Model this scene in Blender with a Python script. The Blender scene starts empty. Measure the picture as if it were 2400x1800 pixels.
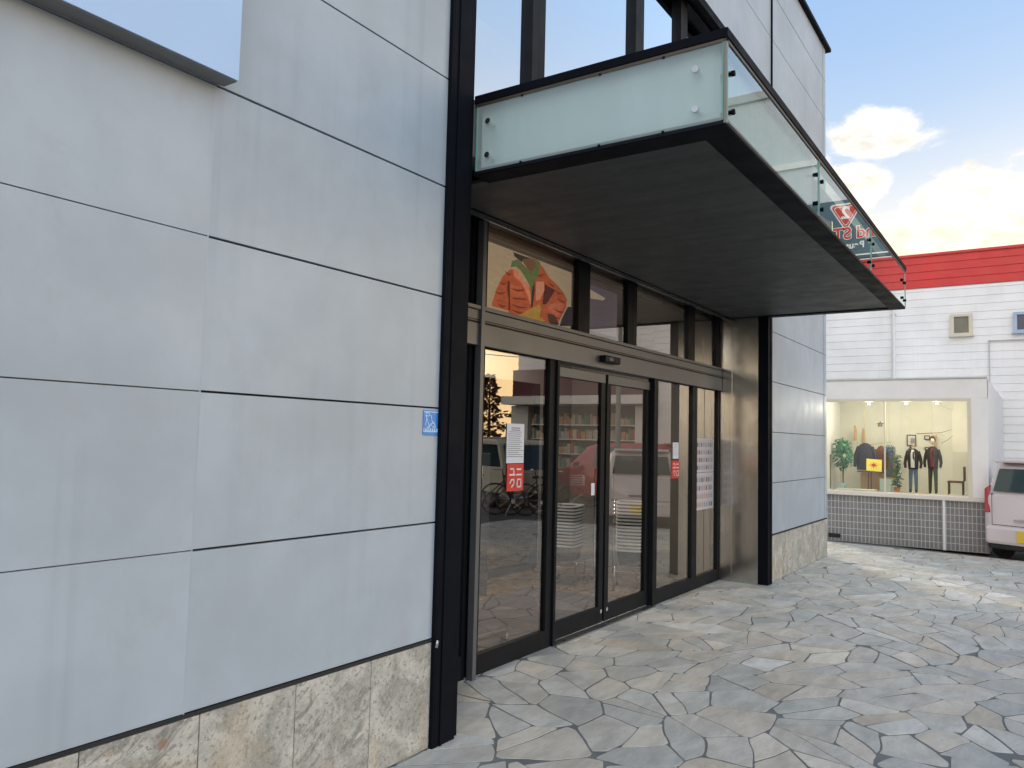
import bpy, bmesh, math, random
from mathutils import Vector, Matrix, noise as mnoise
R=math.radians; PI=math.pi
random.seed(7)
sc=bpy.context.scene; C=sc.collection
# ---------------------------------------------------------------- camera
cam=bpy.data.cameras.new('camera'); co=bpy.data.objects.new('camera',cam); C.objects.link(co)
cam.sensor_width=36; cam.lens=1850.54/2400*36; cam.clip_start=.05; cam.clip_end=2000
r_=Vector((0.55701058,-0.83016175,0.02388908)); u_=Vector((-0.07067327,-0.01871997,0.99732385)); f_=Vector((0.8274929,0.55720825,0.06909747))
M=Matrix(((r_.x,u_.x,-f_.x,-3.26089),(r_.y,u_.y,-f_.y,-2.66247),(r_.z,u_.z,-f_.z,1.60393),(0,0,0,1)))
co.matrix_world=M; sc.camera=co
# ---------------------------------------------------------------- world, sun, exposure
SUN_AZ,SUN_EL=38.,13.
w=bpy.data.worlds.new('World'); sc.world=w; w.use_nodes=True
nt=w.node_tree; nt.nodes.clear()
class G:
    """small helper for node expressions"""
    def __init__(s,t): s.t=t
    def n(s,k,**a):
        x=s.t.nodes.new(k)
        for q,v in a.items(): setattr(x,q,v)
        return x
    def put(s,sock,v):
        if isinstance(v,(int,float)): sock.default_value=v
        elif isinstance(v,(tuple,list)): sock.default_value=tuple(v)+((1,) if len(v)==3 and len(sock.default_value)==4 else ())
        else: s.t.links.new(v,sock)
    def m(s,op,a,b=0.,c=0.,clamp=False):
        x=s.n('ShaderNodeMath',operation=op,use_clamp=clamp)
        s.put(x.inputs[0],a); s.put(x.inputs[1],b)
        if op in('MULTIPLY_ADD',): s.put(x.inputs[2],c)
        return x.outputs[0]
    def mix(s,f,a,b,bt='MIX'):
        x=s.n('ShaderNodeMix',data_type='RGBA',blend_type=bt); s.put(x.inputs[0],f); s.put(x.inputs[6],a); s.put(x.inputs[7],b); return x.outputs[2]
    def noise(s,vec,scale,detail=4,rough=.55,dist=0.):
        x=s.n('ShaderNodeTexNoise'); 
        if vec is not None: s.put(x.inputs['Vector'],vec)
        x.inputs['Scale'].default_value=scale;x.inputs['Detail'].default_value=detail;x.inputs['Roughness'].default_value=rough;x.inputs['Distortion'].default_value=dist
        return x.outputs['Fac']
    def ramp(s,f,a,b,c0=0.,c1=1.):
        x=s.n('ShaderNodeMapRange',interpolation_type='SMOOTHSTEP'); s.put(x.inputs[0],f)
        x.inputs[1].default_value=a;x.inputs[2].default_value=b;x.inputs[3].default_value=c0;x.inputs[4].default_value=c1
        return x.outputs[0]
    def mapping(s,vec,sc_=(1,1,1),rot=(0,0,0)):
        x=s.n('ShaderNodeMapping'); s.put(x.inputs[0],vec); x.inputs['Scale'].default_value=sc_; x.inputs['Rotation'].default_value=rot; return x.outputs[0]
g=G(nt)
sky=g.n('ShaderNodeTexSky',sky_type='NISHITA',sun_disc=False,sun_elevation=R(SUN_EL),sun_rotation=R(90-SUN_AZ),air_density=1.0,dust_density=1.2,ozone_density=1.6)
tc=g.n('ShaderNodeTexCoord').outputs['Generated']
sx=g.n('ShaderNodeSeparateXYZ'); nt.links.new(tc,sx.inputs[0])
az=g.m('MULTIPLY',g.m('ARCTAN2',sx.outputs[1],sx.outputs[0]),57.2958)
el=g.m('MULTIPLY',g.m('ARCSINE',sx.outputs[2]),57.2958)
def gauss(a0,sa,e0,se):
    a=g.m('DIVIDE',g.m('SUBTRACT',az,a0),sa) if sa else None
    e=g.m('DIVIDE',g.m('SUBTRACT',el,e0),se)
    q=g.m('MULTIPLY',e,e)
    if sa: q=g.m('ADD',q,g.m('MULTIPLY',a,a))
    return g.m('POWER',2.71828,g.m('MULTIPLY',q,-1.))
n1=g.noise(g.mapping(tc,(1,1,1.9)),13.,8,.6,.35)
n2=g.noise(g.mapping(tc,(1,1,2.2)),30.,6,.6,.2)
b=g.m('MULTIPLY',gauss(9.,3.5,20.2,1.7),1.05)
for a in ((11.5,3.6,16.9,1.7),(1.5,7.5,14.9,2.1),(8.5,8.,12.,3.),(-6,9,15.,2.6),(16,5,17,3.)): b=g.m('MAXIMUM',b,g.m('MULTIPLY',gauss(*a),1.35))
# faint general cloud elsewhere in the sky (seen only in reflections)
far_=g.m('MULTIPLY',g.ramp(g.noise(g.mapping(tc,(1,1,2.4)),2.6,7,.6,.3),.52,.72),.62)
b=g.m('MAXIMUM',b,g.m('MULTIPLY',far_,g.ramp(g.m('ABSOLUTE',g.m('SUBTRACT',az,6.)),16.,34.)))
cm=g.ramp(g.m('ADD',b,g.m('MULTIPLY',g.m('SUBTRACT',n1,.5),1.75)),.30,.66)
# tint of the open sky
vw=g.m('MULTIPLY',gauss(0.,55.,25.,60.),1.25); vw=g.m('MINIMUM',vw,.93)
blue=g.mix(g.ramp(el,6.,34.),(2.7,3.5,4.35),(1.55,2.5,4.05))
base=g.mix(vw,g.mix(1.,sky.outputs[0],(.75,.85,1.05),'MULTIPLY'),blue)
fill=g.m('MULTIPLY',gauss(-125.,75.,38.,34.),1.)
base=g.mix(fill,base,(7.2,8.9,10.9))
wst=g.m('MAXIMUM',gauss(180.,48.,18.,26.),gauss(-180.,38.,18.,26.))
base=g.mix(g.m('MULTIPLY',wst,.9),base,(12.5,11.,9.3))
hz=g.m('MULTIPLY',gauss(6.,30.,8.,8.),.95)
shade=g.ramp(g.m('ADD',n2,g.m('MULTIPLY',g.m('SUBTRACT',n1,.5),.9)),.42,.72)
cc=g.mix(shade,(1.06,1.05,1.02),(.76,.755,.74))
cloudc=g.mix(1.,g.mix(g.ramp(el,11.,20.),g.mix(1.,cc,(1.04,.97,.85),'MULTIPLY'),cc),(5.6,5.45,5.2),'MULTIPLY')
col=g.mix(hz,base,(5.6,5.15,4.3))
col=g.mix(cm,col,cloudc)
# the low evening light along the street to the west
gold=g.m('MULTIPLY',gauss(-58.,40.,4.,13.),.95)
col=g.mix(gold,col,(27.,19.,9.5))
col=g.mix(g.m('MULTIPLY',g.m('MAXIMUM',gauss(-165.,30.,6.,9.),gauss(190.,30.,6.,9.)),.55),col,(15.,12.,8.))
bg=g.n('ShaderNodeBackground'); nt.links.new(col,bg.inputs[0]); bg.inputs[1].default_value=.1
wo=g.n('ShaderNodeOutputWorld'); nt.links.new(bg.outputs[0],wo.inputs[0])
sl=bpy.data.lights.new('sun','SUN'); so=bpy.data.objects.new('sun',sl); C.objects.link(so)
sl.energy=2.0; sl.angle=R(12); sl.color=(1.,.86,.66)
so.rotation_euler=Vector((math.cos(R(SUN_AZ))*math.cos(R(SUN_EL)),math.sin(R(SUN_AZ))*math.cos(R(SUN_EL)),math.sin(R(SUN_EL)))).to_track_quat('Z','Y').to_euler()
sc.view_settings.view_transform='Standard'; sc.view_settings.look='None'; sc.view_settings.exposure=1.07; sc.view_settings.gamma=1
sc.render.engine='CYCLES'
try:
    sc.cycles.max_bounces=10; sc.cycles.transparent_max_bounces=16; sc.cycles.glossy_bounces=5
except Exception: pass
# ---------------------------------------------------------------- materials
MT={}
def mat(name,col=(.5,.5,.5),rough=.5,metal=0.,var=.06,vs=3.,bump=0.,bs=40.,spec=.5,streak=0.,emit=None,es=1.,grime=None,attr=None,stretch=(1,1,1),coat=0.):
    if name in MT: return MT[name]
    m=bpy.data.materials.new(name); m.use_nodes=True; t=m.node_tree; q=G(t); p=t.nodes['Principled BSDF']
    oc=q.n('ShaderNodeTexCoord').outputs['Object']
    c=None
    if attr:
        a=q.n('ShaderNodeAttribute',attribute_name=attr); c=a.outputs['Color']
    else: c=col
    if var:
        nf=q.noise(q.mapping(oc,stretch),vs,5,.6)
        f=q.ramp(nf,.3,.7,1-var,1+var)
        cb=q.n('ShaderNodeCombineXYZ'); 
        for i in range(3): q.put(cb.inputs[i],f)
        c=q.mix(1.,c,cb.outputs[0],'MULTIPLY')
    if streak:
        nf=q.noise(q.mapping(oc,(17,17,.3)),1.,3,.5); f2=q.noise(oc,.9,3,.5)
        f=q.m('SUBTRACT',1.,q.m('MULTIPLY',q.m('MULTIPLY',q.ramp(nf,.48,.75),q.ramp(f2,.4,.62)),streak))
        cb=q.n('ShaderNodeCombineXYZ')
        for i in range(3): q.put(cb.inputs[i],f)
        c=q.mix(1.,c,cb.outputs[0],'MULTIPLY')
    if grime:
        gc,gs,ga,gb=grime
        f=q.ramp(q.noise(oc,gs,6,.65,.3),ga,gb); c=q.mix(f,c,gc)
    q.put(p.inputs['Base Color'],c)
    p.inputs['Roughness'].default_value=rough; p.inputs['Metallic'].default_value=metal
    p.inputs['Specular IOR Level'].default_value=spec
    if coat: p.inputs['Coat Weight'].default_value=coat; p.inputs['Coat Roughness'].default_value=.05
    if rough>.12 and not emit:
        q.put(p.inputs['Roughness'],q.ramp(q.noise(oc,vs*2.3,4,.6),.25,.75,max(.02,rough*.85),min(1,rough*1.15)))
    if bump:
        bn=q.n('ShaderNodeBump'); bn.inputs['Strength'].default_value=bump; bn.inputs['Distance'].default_value=.01
        q.put(bn.inputs['Height'],q.noise(q.mapping(oc,stretch),bs,6,.6)); t.links.new(bn.outputs[0],p.inputs['Normal'])
    if emit: p.inputs['Emission Color'].default_value=(*emit,1); p.inputs['Emission Strength'].default_value=es
    MT[name]=m; return m
def glassmat(name,tint=(.8,.8,.8),refl=1.6,base=0.,ior=1.5,gt=(1,1,1),wav=0.):
    if name in MT: return MT[name]
    m=bpy.data.materials.new(name); m.use_nodes=True; t=m.node_tree; t.nodes.clear(); q=G(t)
    fr=q.n('ShaderNodeFresnel'); fr.inputs[0].default_value=ior
    tr=q.n('ShaderNodeBsdfTransparent'); tr.inputs[0].default_value=(*tint,1)
    gl=q.n('ShaderNodeBsdfGlossy'); gl.inputs['Roughness'].default_value=.0; gl.inputs[0].default_value=(*gt,1)
    if wav:
        bn=q.n('ShaderNodeBump'); bn.inputs['Strength'].default_value=wav; bn.inputs['Distance'].default_value=.004
        oc=q.n('ShaderNodeTexCoord').outputs['Object']; q.put(bn.inputs['Height'],q.noise(oc,1.3,1,.3)); t.links.new(bn.outputs[0],gl.inputs['Normal'])
    f=q.m('MULTIPLY_ADD',fr.outputs[0],refl,base,clamp=True)
    mx=q.n('ShaderNodeMixShader'); q.put(mx.inputs[0],f); t.links.new(tr.outputs[0],mx.inputs[1]); t.links.new(gl.outputs[0],mx.inputs[2])
    o=q.n('ShaderNodeOutputMaterial'); t.links.new(mx.outputs[0],o.inputs[0]); MT[name]=m; return m
wallm=mat('wall_panel_grey',(.41,.462,.51),.42,0,.085,1.3,.14,9.,.35,streak=.09,grime=((.385,.415,.44),3.2,.48,.85))
jdark=mat('joint_dark',(.015,.016,.018),.7,0,.0)
jgrey=mat('joint_sealant',(.16,.155,.145),.7,0,.1)
black=mat('black_steel',(.0045,.006,.010),.6,0,.1,2.,.05,60,.07)
frame=mat('bronze_frame_dark',(.007,.009,.012),.5,0,.1,2.,spec=.14)
bronze=mat('bronze_metal',(.125,.133,.145),.42,.35,.03,.6)
steel=mat('stainless_hairline',(.50,.49,.47),.20,1.,.05,3.,.02,4,stretch=(1,14,.4))
alu=mat('aluminium',(.42,.43,.44),.3,.9,.04)
chrome=mat('chrome',(.75,.76,.77),.12,1.,.0)
soff=mat('soffit_panel',(.050,.056,.058),.55,0,.22,1.6,.1,20,.3,stretch=(7,.35,1))
fascia=mat('fascia_backing',(.74,.80,.80),.5,0,.05,2.,stretch=(6,6,.6),streak=.08)
doorg=glassmat('door_glass',(.86,.84,.81),2.0,.09,1.5,(1,.93,.84))
skyg=glassmat('upper_glass',(.30,.32,.36),3.0,.45,1.5,(.90,.96,1.0),.0)
cang=glassmat('canopy_glass',(.72,.86,.84),2.0,.04,1.5,(.93,1,.99))
cangf=bpy.data.materials.new('canopy_glass_frosted'); cangf.use_nodes=True
_t=cangf.node_tree; _q=G(_t); _p=_t.nodes['Principled BSDF']; _p.inputs['Base Color'].default_value=(.52,.65,.68,1); _p.inputs['Roughness'].default_value=.06
_tr=_q.n('ShaderNodeBsdfTransparent'); _tr.inputs[0].default_value=(.88,.96,.96,1); _mx=_q.n('ShaderNodeMixShader'); _mx.inputs[0].default_value=.42
_t.links.new(_tr.outputs[0],_mx.inputs[1]); _t.links.new(_p.outputs[0],_mx.inputs[2]); _t.links.new(_mx.outputs[0],_t.nodes['Material Output'].inputs[0])
shopg=glassmat('shop_glass',(.93,.95,.94),1.2,.03)
gedge=mat('glass_edge_green',(.16,.36,.33),.15,0,.1)
white=mat('white_paint',(.78,.78,.77),.5,0,.03)
paper=mat('paper_white',(.72,.76,.86),.6,0,.03)
ink=mat('ink_grey',(.12,.13,.16),.7,0,0)
redm=mat('logo_red',(.62,.03,.03),.45,0,.04)
rubber=mat('rubber_black',(.02,.02,.02),.8,0,.1)
# ---------------------------------------------------------------- mesh helpers
class MB:
    def __init__(s): s.bm=bmesh.new()
    def box(s,x0,x1,y0,y1,z0,z1):
        v=[s.bm.verts.new((x,y,z)) for x in (x0,x1) for y in (y0,y1) for z in (z0,z1)]
        for f in ((0,1,3,2),(4,6,7,5),(0,4,5,1),(2,3,7,6),(0,2,6,4),(1,5,7,3)): s.bm.faces.new([v[i] for i in f])
        return s
    def obox(s,c,sx,sy,sz,rz=0,rx=0,ry=0):
        mm=Matrix.Translation(c)@Matrix.Rotation(rz,4,'Z')@Matrix.Rotation(ry,4,'Y')@Matrix.Rotation(rx,4,'X')
        n=len(s.bm.verts); s.box(-sx/2,sx/2,-sy/2,sy/2,-sz/2,sz/2); s.bm.verts.ensure_lookup_table()
        for v in s.bm.verts[n:]: v.co=mm@v.co
        return s
    def tube(s,pts,r,n=8,cap=True):
        pts=[Vector(p) for p in pts]; rs=r if isinstance(r,(list,tuple)) else [r]*len(pts); rings=[]
        for i,p in enumerate(pts):
            d=(pts[min(i+1,len(pts)-1)]-pts[max(i-1,0)]).normalized()
            a=d.orthogonal().normalized() if i==0 else (a-d*a.dot(d)).normalized()
            bb=d.cross(a); rings.append([s.bm.verts.new(p+(a*math.cos(2*PI*k/n)+bb*math.sin(2*PI*k/n))*rs[i]) for k in range(n)])
        for i in range(len(rings)-1):
            for k in range(n): s.bm.faces.new((rings[i][k],rings[i][(k+1)%n],rings[i+1][(k+1)%n],rings[i+1][k]))
        if cap: s.bm.faces.new(rings[0][::-1]); s.bm.faces.new(rings[-1])
        return s
    def loft(s,rings,n=14,cap=True,pw=2.):
        """rings of (cx,cy,cz,rx,ry)"""
        R_=[]
        for cx,cy,cz,rx,ry in rings:
            L=[]
            for k in range(n):
                a=2*PI*k/n; c_,s_=math.cos(a),math.sin(a); e=2/pw
                L.append(s.bm.verts.new((cx+rx*math.copysign(abs(c_)**e,c_),cy+ry*math.copysign(abs(s_)**e,s_),cz)))
            R_.append(L)
        for i in range(len(R_)-1):
            for k in range(n): s.bm.faces.new((R_[i][k],R_[i][(k+1)%n],R_[i+1][(k+1)%n],R_[i+1][k]))
        if cap: s.bm.faces.new(R_[0][::-1]); s.bm.faces.new(R_[-1])
        return s
    def prism(s,poly,a,bv):
        """extrude polygon of 3d points a by vector bv"""
        v0=[s.bm.verts.new(p) for p in poly]; bv=Vector(bv); v1=[s.bm.verts.new(Vector(p)+bv) for p in poly]
        s.bm.faces.new(v0[::-1]); s.bm.faces.new(v1); n=len(poly)
        for i in range(n): s.bm.faces.new((v0[i],v0[(i+1)%n],v1[(i+1)%n],v1[i]))
        return s
    def quad(s,*p): s.bm.faces.new([s.bm.verts.new(q) for q in p]); return s
    def build(s,name,m,parent=None,bevel=0,smooth=False,origin=None,recalc=True):
        bm=s.bm
        if recalc: bmesh.ops.recalc_face_normals(bm,faces=bm.faces[:])
        me=bpy.data.meshes.new(name)
        xs=[v.co for v in bm.verts]; lo=Vector([min(c[i] for c in xs) for i in range(3)]); hi=Vector([max(c[i] for c in xs) for i in range(3)])
        o_=Vector(origin) if origin is not None else Vector(((lo.x+hi.x)/2,(lo.y+hi.y)/2,lo.z))
        bmesh.ops.translate(bm,verts=bm.verts[:],vec=-o_)
        bm.to_mesh(me); bm.free(); me.materials.append(m)
        if smooth:
            for p in me.polygons: p.use_smooth=True
            try: me.set_sharp_from_angle(angle=R(38))
            except Exception: pass
        o=bpy.data.objects.new(name,me); C.objects.link(o); o.location=o_
        if parent is not None: o.parent=parent; o.location=o_-worldloc(parent)
        if bevel:
            bv=o.modifiers.new('bevel','BEVEL'); bv.width=bevel; bv.segments=2; bv.limit_method='ANGLE'; bv.angle_limit=R(40)
        return o
def worldloc(o):
    l=o.location.copy()
    while o.parent: o=o.parent; l+=o.location
    return l
def tag(o,label,cat,group=None):
    o['label']=label; o['category']=cat
    if group: o['group']=group
    return o
def thing(name,loc,label,cat,group=None):
    o=bpy.data.objects.new(name,None); C.objects.link(o); o.location=loc; o.empty_display_size=.2; return tag(o,label,cat,group)
def struct(o,kind='structure'): o['kind']=kind; return o
def dup(o,loc=None,rz=None,label=None,parent=None):
    c=o.copy(); C.objects.link(c)
    if parent is not None: c.parent=parent
    if loc is not None: c.location=loc
    if rz is not None: c.rotation_euler=(0,0,rz)
    if label: c['label']=label
    for ch in list(o.children): dup(ch,parent=c)
    return c
def box(name,b,m,parent=None,bevel=0): return MB().box(*b).build(name,m,parent,bevel)
def textmesh(s,size,ext=.004,bold=0.):
    cu=bpy.data.curves.new('t','FONT'); cu.body=s; cu.size=size; cu.extrude=ext; cu.offset=bold; cu.align_x='CENTER'; cu.align_y='CENTER'
    o=bpy.data.objects.new('t',cu); C.objects.link(o); dg=bpy.context.evaluated_depsgraph_get()
    me=bpy.data.meshes.new_from_object(o.evaluated_get(dg)); bpy.data.objects.remove(o); bpy.data.curves.remove(cu); return me
def text(name,s,size,m,loc,xdir,parent=None,ext=.004,bold=0.):
    me=textmesh(s,size,ext,bold); me.name=name; me.materials.clear(); me.materials.append(m)
    X=Vector(xdir).normalized(); Z=Vector((0,0,1)); N=X.cross(Z)
    rot=Matrix((X,Z,N)).transposed(); me.transform(rot.to_4x4())
    o=bpy.data.objects.new(name,me); C.objects.link(o); o.location=Vector(loc)
    if parent is not None: o.parent=parent; o.location=Vector(loc)-worldloc(parent)
    return o
# ================================================================= GROUND
def ngon_area(p): return abs(sum(p[i][0]*p[(i+1)%len(p)][1]-p[(i+1)%len(p)][0]*p[i][1] for i in range(len(p))))/2
def split(poly,pt,d):
    n=(-d[1],d[0]); A=[];B=[]; L=len(poly)
    for i in range(L):
        a=poly[i];b_=poly[(i+1)%L]; sa=(a[0]-pt[0])*n[0]+(a[1]-pt[1])*n[1]; sb=(b_[0]-pt[0])*n[0]+(b_[1]-pt[1])*n[1]
        (A if sa>=0 else B).append(a)
        if sa*sb<0:
            t=sa/(sa-sb); q=(a[0]+(b_[0]-a[0])*t,a[1]+(b_[1]-a[1])*t); A.append(q);B.append(q)
    return A,B
def crazy(poly,rnd,near):
    """irregular cells: clipped half-plane cells around scattered seeds, some broken once more"""
    x0=min(p[0] for p in poly); x1=max(p[0] for p in poly); y0=min(p[1] for p in poly); y1=max(p[1] for p in poly)
    S=.315; pts=[]
    nx=int((x1-x0)/S)+1; ny=int((y1-y0)/S)+1; grid={}
    for i in range(-1,nx+1):
        for j in range(-1,ny+1):
            k=rnd.choice([0,1,1,1,1,2]) if near(x0+i*S,y0+j*S) else 1
            for _ in range(k):
                q=(x0+(i+rnd.random())*S,y0+(j+rnd.random())*S,0.); pts.append((q,i,j)); grid.setdefault((i,j),[]).append(q)
    out=[]
    for q,i,j in pts:
        A=1.6
        c=[(q[0]-.7,q[1]-.7),(q[0]+.7,q[1]-.7),(q[0]+.7,q[1]+.7),(q[0]-.7,q[1]+.7)]
        nb=[r for a_ in range(-3,4) for b_ in range(-3,4) for r in grid.get((i+a_,j+b_),()) if r is not q]
        nb.sort(key=lambda r:(r[0]-q[0])**2+(r[1]-q[1])**2)
        for r in nb[:26]:
            dx,dy=r[0]-q[0],r[1]-q[1]; ang=mnoise.noise(Vector(((q[0]+r[0])*.25,(q[1]+r[1])*.25,3.1)))*4.; ca,sa=math.cos(ang),math.sin(ang)
            # locally stretched metric
            u=dx*ca+dy*sa; v=-dx*sa+dy*ca; gx=u/A/A; gy=v; nx_=gx*ca-gy*sa; ny_=gx*sa+gy*ca
            L=math.hypot(nx_,ny_)
            if L<1e-6: continue
            t=.5+(q[2]-r[2])/max(.02,(u*u/A/A+v*v))
            pt=(q[0]+dx*t,q[1]+dy*t); c,_=split(c,pt,(-ny_/L,nx_/L)) if True else (c,0)
            if len(c)<3: break
            if (q[0]-pt[0])*nx_+(q[1]-pt[1])*ny_>0: pass
        if len(c)<3: continue
        # clip to the paving outline
        n=len(poly)
        for k in range(n):
            a_,b_=poly[k],poly[(k+1)%n]; L=math.hypot(b_[0]-a_[0],b_[1]-a_[1]); d=((b_[0]-a_[0])/L,(b_[1]-a_[1])/L); c,_=split(c,a_,d)
            if len(c)<3: break
        if len(c)<3: continue
        ar=ngon_area(c)
        if ar>.10 and rnd.random()<.7:
            cx=sum(v[0] for v in c)/len(c); cy=sum(v[1] for v in c)/len(c); th=rnd.uniform(0,PI)
            P,Q=split(c,(cx,cy),(math.cos(th),math.sin(th))); out+=[w for w in (P,Q) if len(w)>2]
        else: out.append(c)
    return out
def inset(p,d):
    a=0
    for i in range(len(p)): a+=p[i][0]*p[(i+1)%len(p)][1]-p[(i+1)%len(p)][0]*p[i][1]
    if a<0: p=p[::-1]
    q=p
    for i in range(len(p)):
        x0,y0=p[i];x1,y1=p[(i+1)%len(p)]; L=math.hypot(x1-x0,y1-y0)
        if L<1e-6: continue
        dx,dy=(x1-x0)/L,(y1-y0)/L; e=d*random.uniform(.7,1.5); pt=(x0-dy*e,y0+dx*e); jt=random.uniform(-.02,.02)
        q,_=split(q,pt,(dx*math.cos(jt)-dy*math.sin(jt),dy*math.cos(jt)+dx*math.sin(jt)))
        if len(q)<3: return None
    return q
def chamfer(p):
    o=[];n=len(p)
    for i in range(n):
        a,b_,c=p[i-1],p[i],p[(i+1)%n]
        l1=math.hypot(a[0]-b_[0],a[1]-b_[1]); l2=math.hypot(c[0]-b_[0],c[1]-b_[1])
        if l1<1e-4 or l2<1e-4: continue
        k=min(random.uniform(.006,.030),l1*.3,l2*.3)
        A=(b_[0]+(a[0]-b_[0])*k/l1,b_[1]+(a[1]-b_[1])*k/l1); D=(b_[0]+(c[0]-b_[0])*k/l2,b_[1]+(c[1]-b_[1])*k/l2)
        o+=[A,((A[0]+D[0]+2*b_[0])/4,(A[1]+D[1]+2*b_[1])/4),D]
        m=int(l2/.06)
        for j in range(1,m):
            t=j/m
            if k/l2<t<1-.03/l2: o.append((b_[0]+(c[0]-b_[0])*t,b_[1]+(c[1]-b_[1])*t))
    r=[]
    for x,y in o:
        w=mnoise.noise_vector(Vector((x*4.,y*4.,.3))); w2=mnoise.noise_vector(Vector((x*17.,y*17.,5.3)))
        r.append((x+w.x*.022+w2.x*.0035,y+w.y*.022+w2.y*.0035))
    return r
def paving(name,poly,near,ztop,m,gap):
    rnd=random.Random(21); bm=bmesh.new(); cl=bm.loops.layers.float_color.new('stone')
    pal=[(.50,.48,.44),(.43,.435,.42),(.40,.415,.41),(.46,.46,.445),(.37,.385,.38),(.44,.435,.415),(.45,.425,.385),(.44,.405,.35),(.48,.455,.415),(.39,.40,.395),(.52,.53,.53),(.46,.47,.465),(.42,.42,.40)]
    for p in crazy(poly,rnd,near):
        q=inset(p,gap)
        if not q or ngon_area(q)<.0012: continue
        q=chamfer(q)
        if len(q)<3: continue
        dz=rnd.uniform(-.0015,.0015); c=rnd.choice(pal); k=rnd.uniform(1.02,1.22); c=(c[0]*k*1.05,c[1]*k,c[2]*k*.93,1)
        cx=sum(v[0] for v in q)/len(q); cy=sum(v[1] for v in q)/len(q)
        top=[bm.verts.new((v[0]+(cx-v[0])*.008,v[1]+(cy-v[1])*.008,ztop+dz)) for v in q]
        mid=[bm.verts.new((v[0],v[1],ztop-.0012+dz)) for v in q]; bot=[bm.verts.new((v[0],v[1],ztop-.012)) for v in q]
        fs=[bm.faces.new(top)]
        for i in range(len(q)):
            j=(i+1)%len(q); fs+=[bm.faces.new((top[j],top[i],mid[i],mid[j])),bm.faces.new((mid[j],mid[i],bot[i],bot[j]))]
        for f in fs:
            for l in f.loops: l[cl]=c
    me=bpy.data.meshes.new(name); bm.normal_update(); bm.to_mesh(me); bm.free(); me.materials.append(m)
    o=bpy.data.objects.new(name,me); C.objects.link(o); return o
def stonemat():
    m=bpy.data.materials.new('paving_stone'); m.use_nodes=True; t=m.node_tree; q=G(t); p=t.nodes['Principled BSDF']
    a=q.n('ShaderNodeAttribute',attribute_name='stone').outputs['Color']; oc=q.n('ShaderNodeTexCoord').outputs['Object']
    f=q.ramp(q.noise(q.mapping(oc,(1,2.6,1),(0,0,.5)),3.2,8,.68,.5),.3,.7,.80,1.14)
    cb=q.n('ShaderNodeCombineXYZ'); [q.put(cb.inputs[i],f) for i in range(3)]
    c=q.mix(1.,a,cb.outputs[0],'MULTIPLY')
    c=q.mix(q.m('MULTIPLY',q.ramp(q.noise(oc,1.7,5,.6,.4),.52,.70),.32),c,(.42,.36,.28))
    c=q.mix(q.m('MULTIPLY',q.ramp(q.noise(oc,38.,3,.5),.60,.72),.35),c,(.22,.22,.22))
    q.put(p.inputs['Base Color'],c)
    q.put(p.inputs['Roughness'],q.ramp(q.noise(oc,5.,5,.6),.3,.7,.40,.62))
    bn=q.n('ShaderNodeBump'); bn.inputs['Strength'].default_value=.55; bn.inputs['Distance'].default_value=.008
    q.put(bn.inputs['Height'],q.m('ADD',q.noise(oc,11.,9,.72,.6),q.m('MULTIPLY',q.noise(q.mapping(oc,(1,3,1),(0,0,.4)),4.,4,.6,.4),1.2))); t.links.new(bn.outputs[0],p.inputs['Normal'])
    return m
stm=stonemat()
PAVE=[(-4.6,-5.),(10.28,-5.),(10.62,-2.4),(11.12,-.5),(11.19,1.2),(-4.6,1.2)]
o=struct(paving('pavement',PAVE,lambda x,y: y>-3.6 and x>-2.,0.,stm,.0046))
mort=mat('mortar',(.15,.155,.155),.85,0,.15,6,.3,60)
asph=mat('asphalt',(.085,.085,.088),.8,0,.2,2.,.5,120,.3)
MB().prism([(x,y,-.03) for x,y in PAVE],0,(0,0,.0277)).build('pavement_bed',mort)['kind']='structure'
struct(MB().quad((-600,-600,-.045),(600,-600,-.045),(600,600,-.045),(-600,600,-.045)).build('ground',asph,recalc=False))
rd=MB()
for i in range(5): rd.box(12.2+0*i,16.4,-3.35-2.5*i-.05,-3.35-2.5*i+.05,-.041,-.037)
struct(rd.build('parking_lines',white))
# ================================================================= STORE BUILDING
B=thing('store_building',(4.5,.3,0),'grey panelled store building with black steel pillars, canopy and glass entrance','building')
zp,pp=.556,.6
# wall panels
def panels(name,x0,x1,zrow,y0=0.,joints=(),jw=.004,front=None):
    m_=MB()
    xs=[x0]+[j for j in joints if x0<j<x1]+[x1]
    for k in range(len(zrow)-1):
        for i in range(len(xs)-1):
            dy=random.uniform(0,.0012); ja,jb=jw*random.uniform(.85,1.2),jw*random.uniform(.85,1.2)
            m_.box(xs[i]+(.0015 if i else 0),xs[i+1]-(.0015 if i<len(xs)-2 else 0),y0+dy,y0+.04,zrow[k]+ja,zrow[k+1]-jb)
    return m_.build(name,wallm,B,.0008)
rows=[zp+pp*k for k in range(0,12)]+[7.66]
pl=panels('wall_panels',-6.,-1.434,rows,jw=.0022); panels('wall_panels',-1.429,0.0,rows,y0=.0006,jw=.0045)
panels('wall_panels',6.165,9.06,rows,jw=.004)
up=[5.88,6.556,7.156,7.66]
panels('wall_panels',.0,6.155,up,jw=.004)
box('joint_backing',(-6.,-1.436,.012,.2,.0,7.65),jgrey,B); box('vertical_joint',(-1.4342,-1.4288,.0004,.2,.5,7.65),wallm,B); box('joint_backing',(-1.44,0.,.02,.2,.0,7.65),jdark,B)
box('joint_backing',(6.17,9.05,.014,.2,0,7.65),jdark,B); box('joint_backing',(0.,6.17,.014,.2,5.9,7.65),jdark,B)
box('side_wall',(9.04,9.075,.002,14.,.0,7.66),wallm,B,.003); box('corner_trim',(8.895,8.902,-.006,.0,0.56,7.66),wallm,B)
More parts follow.
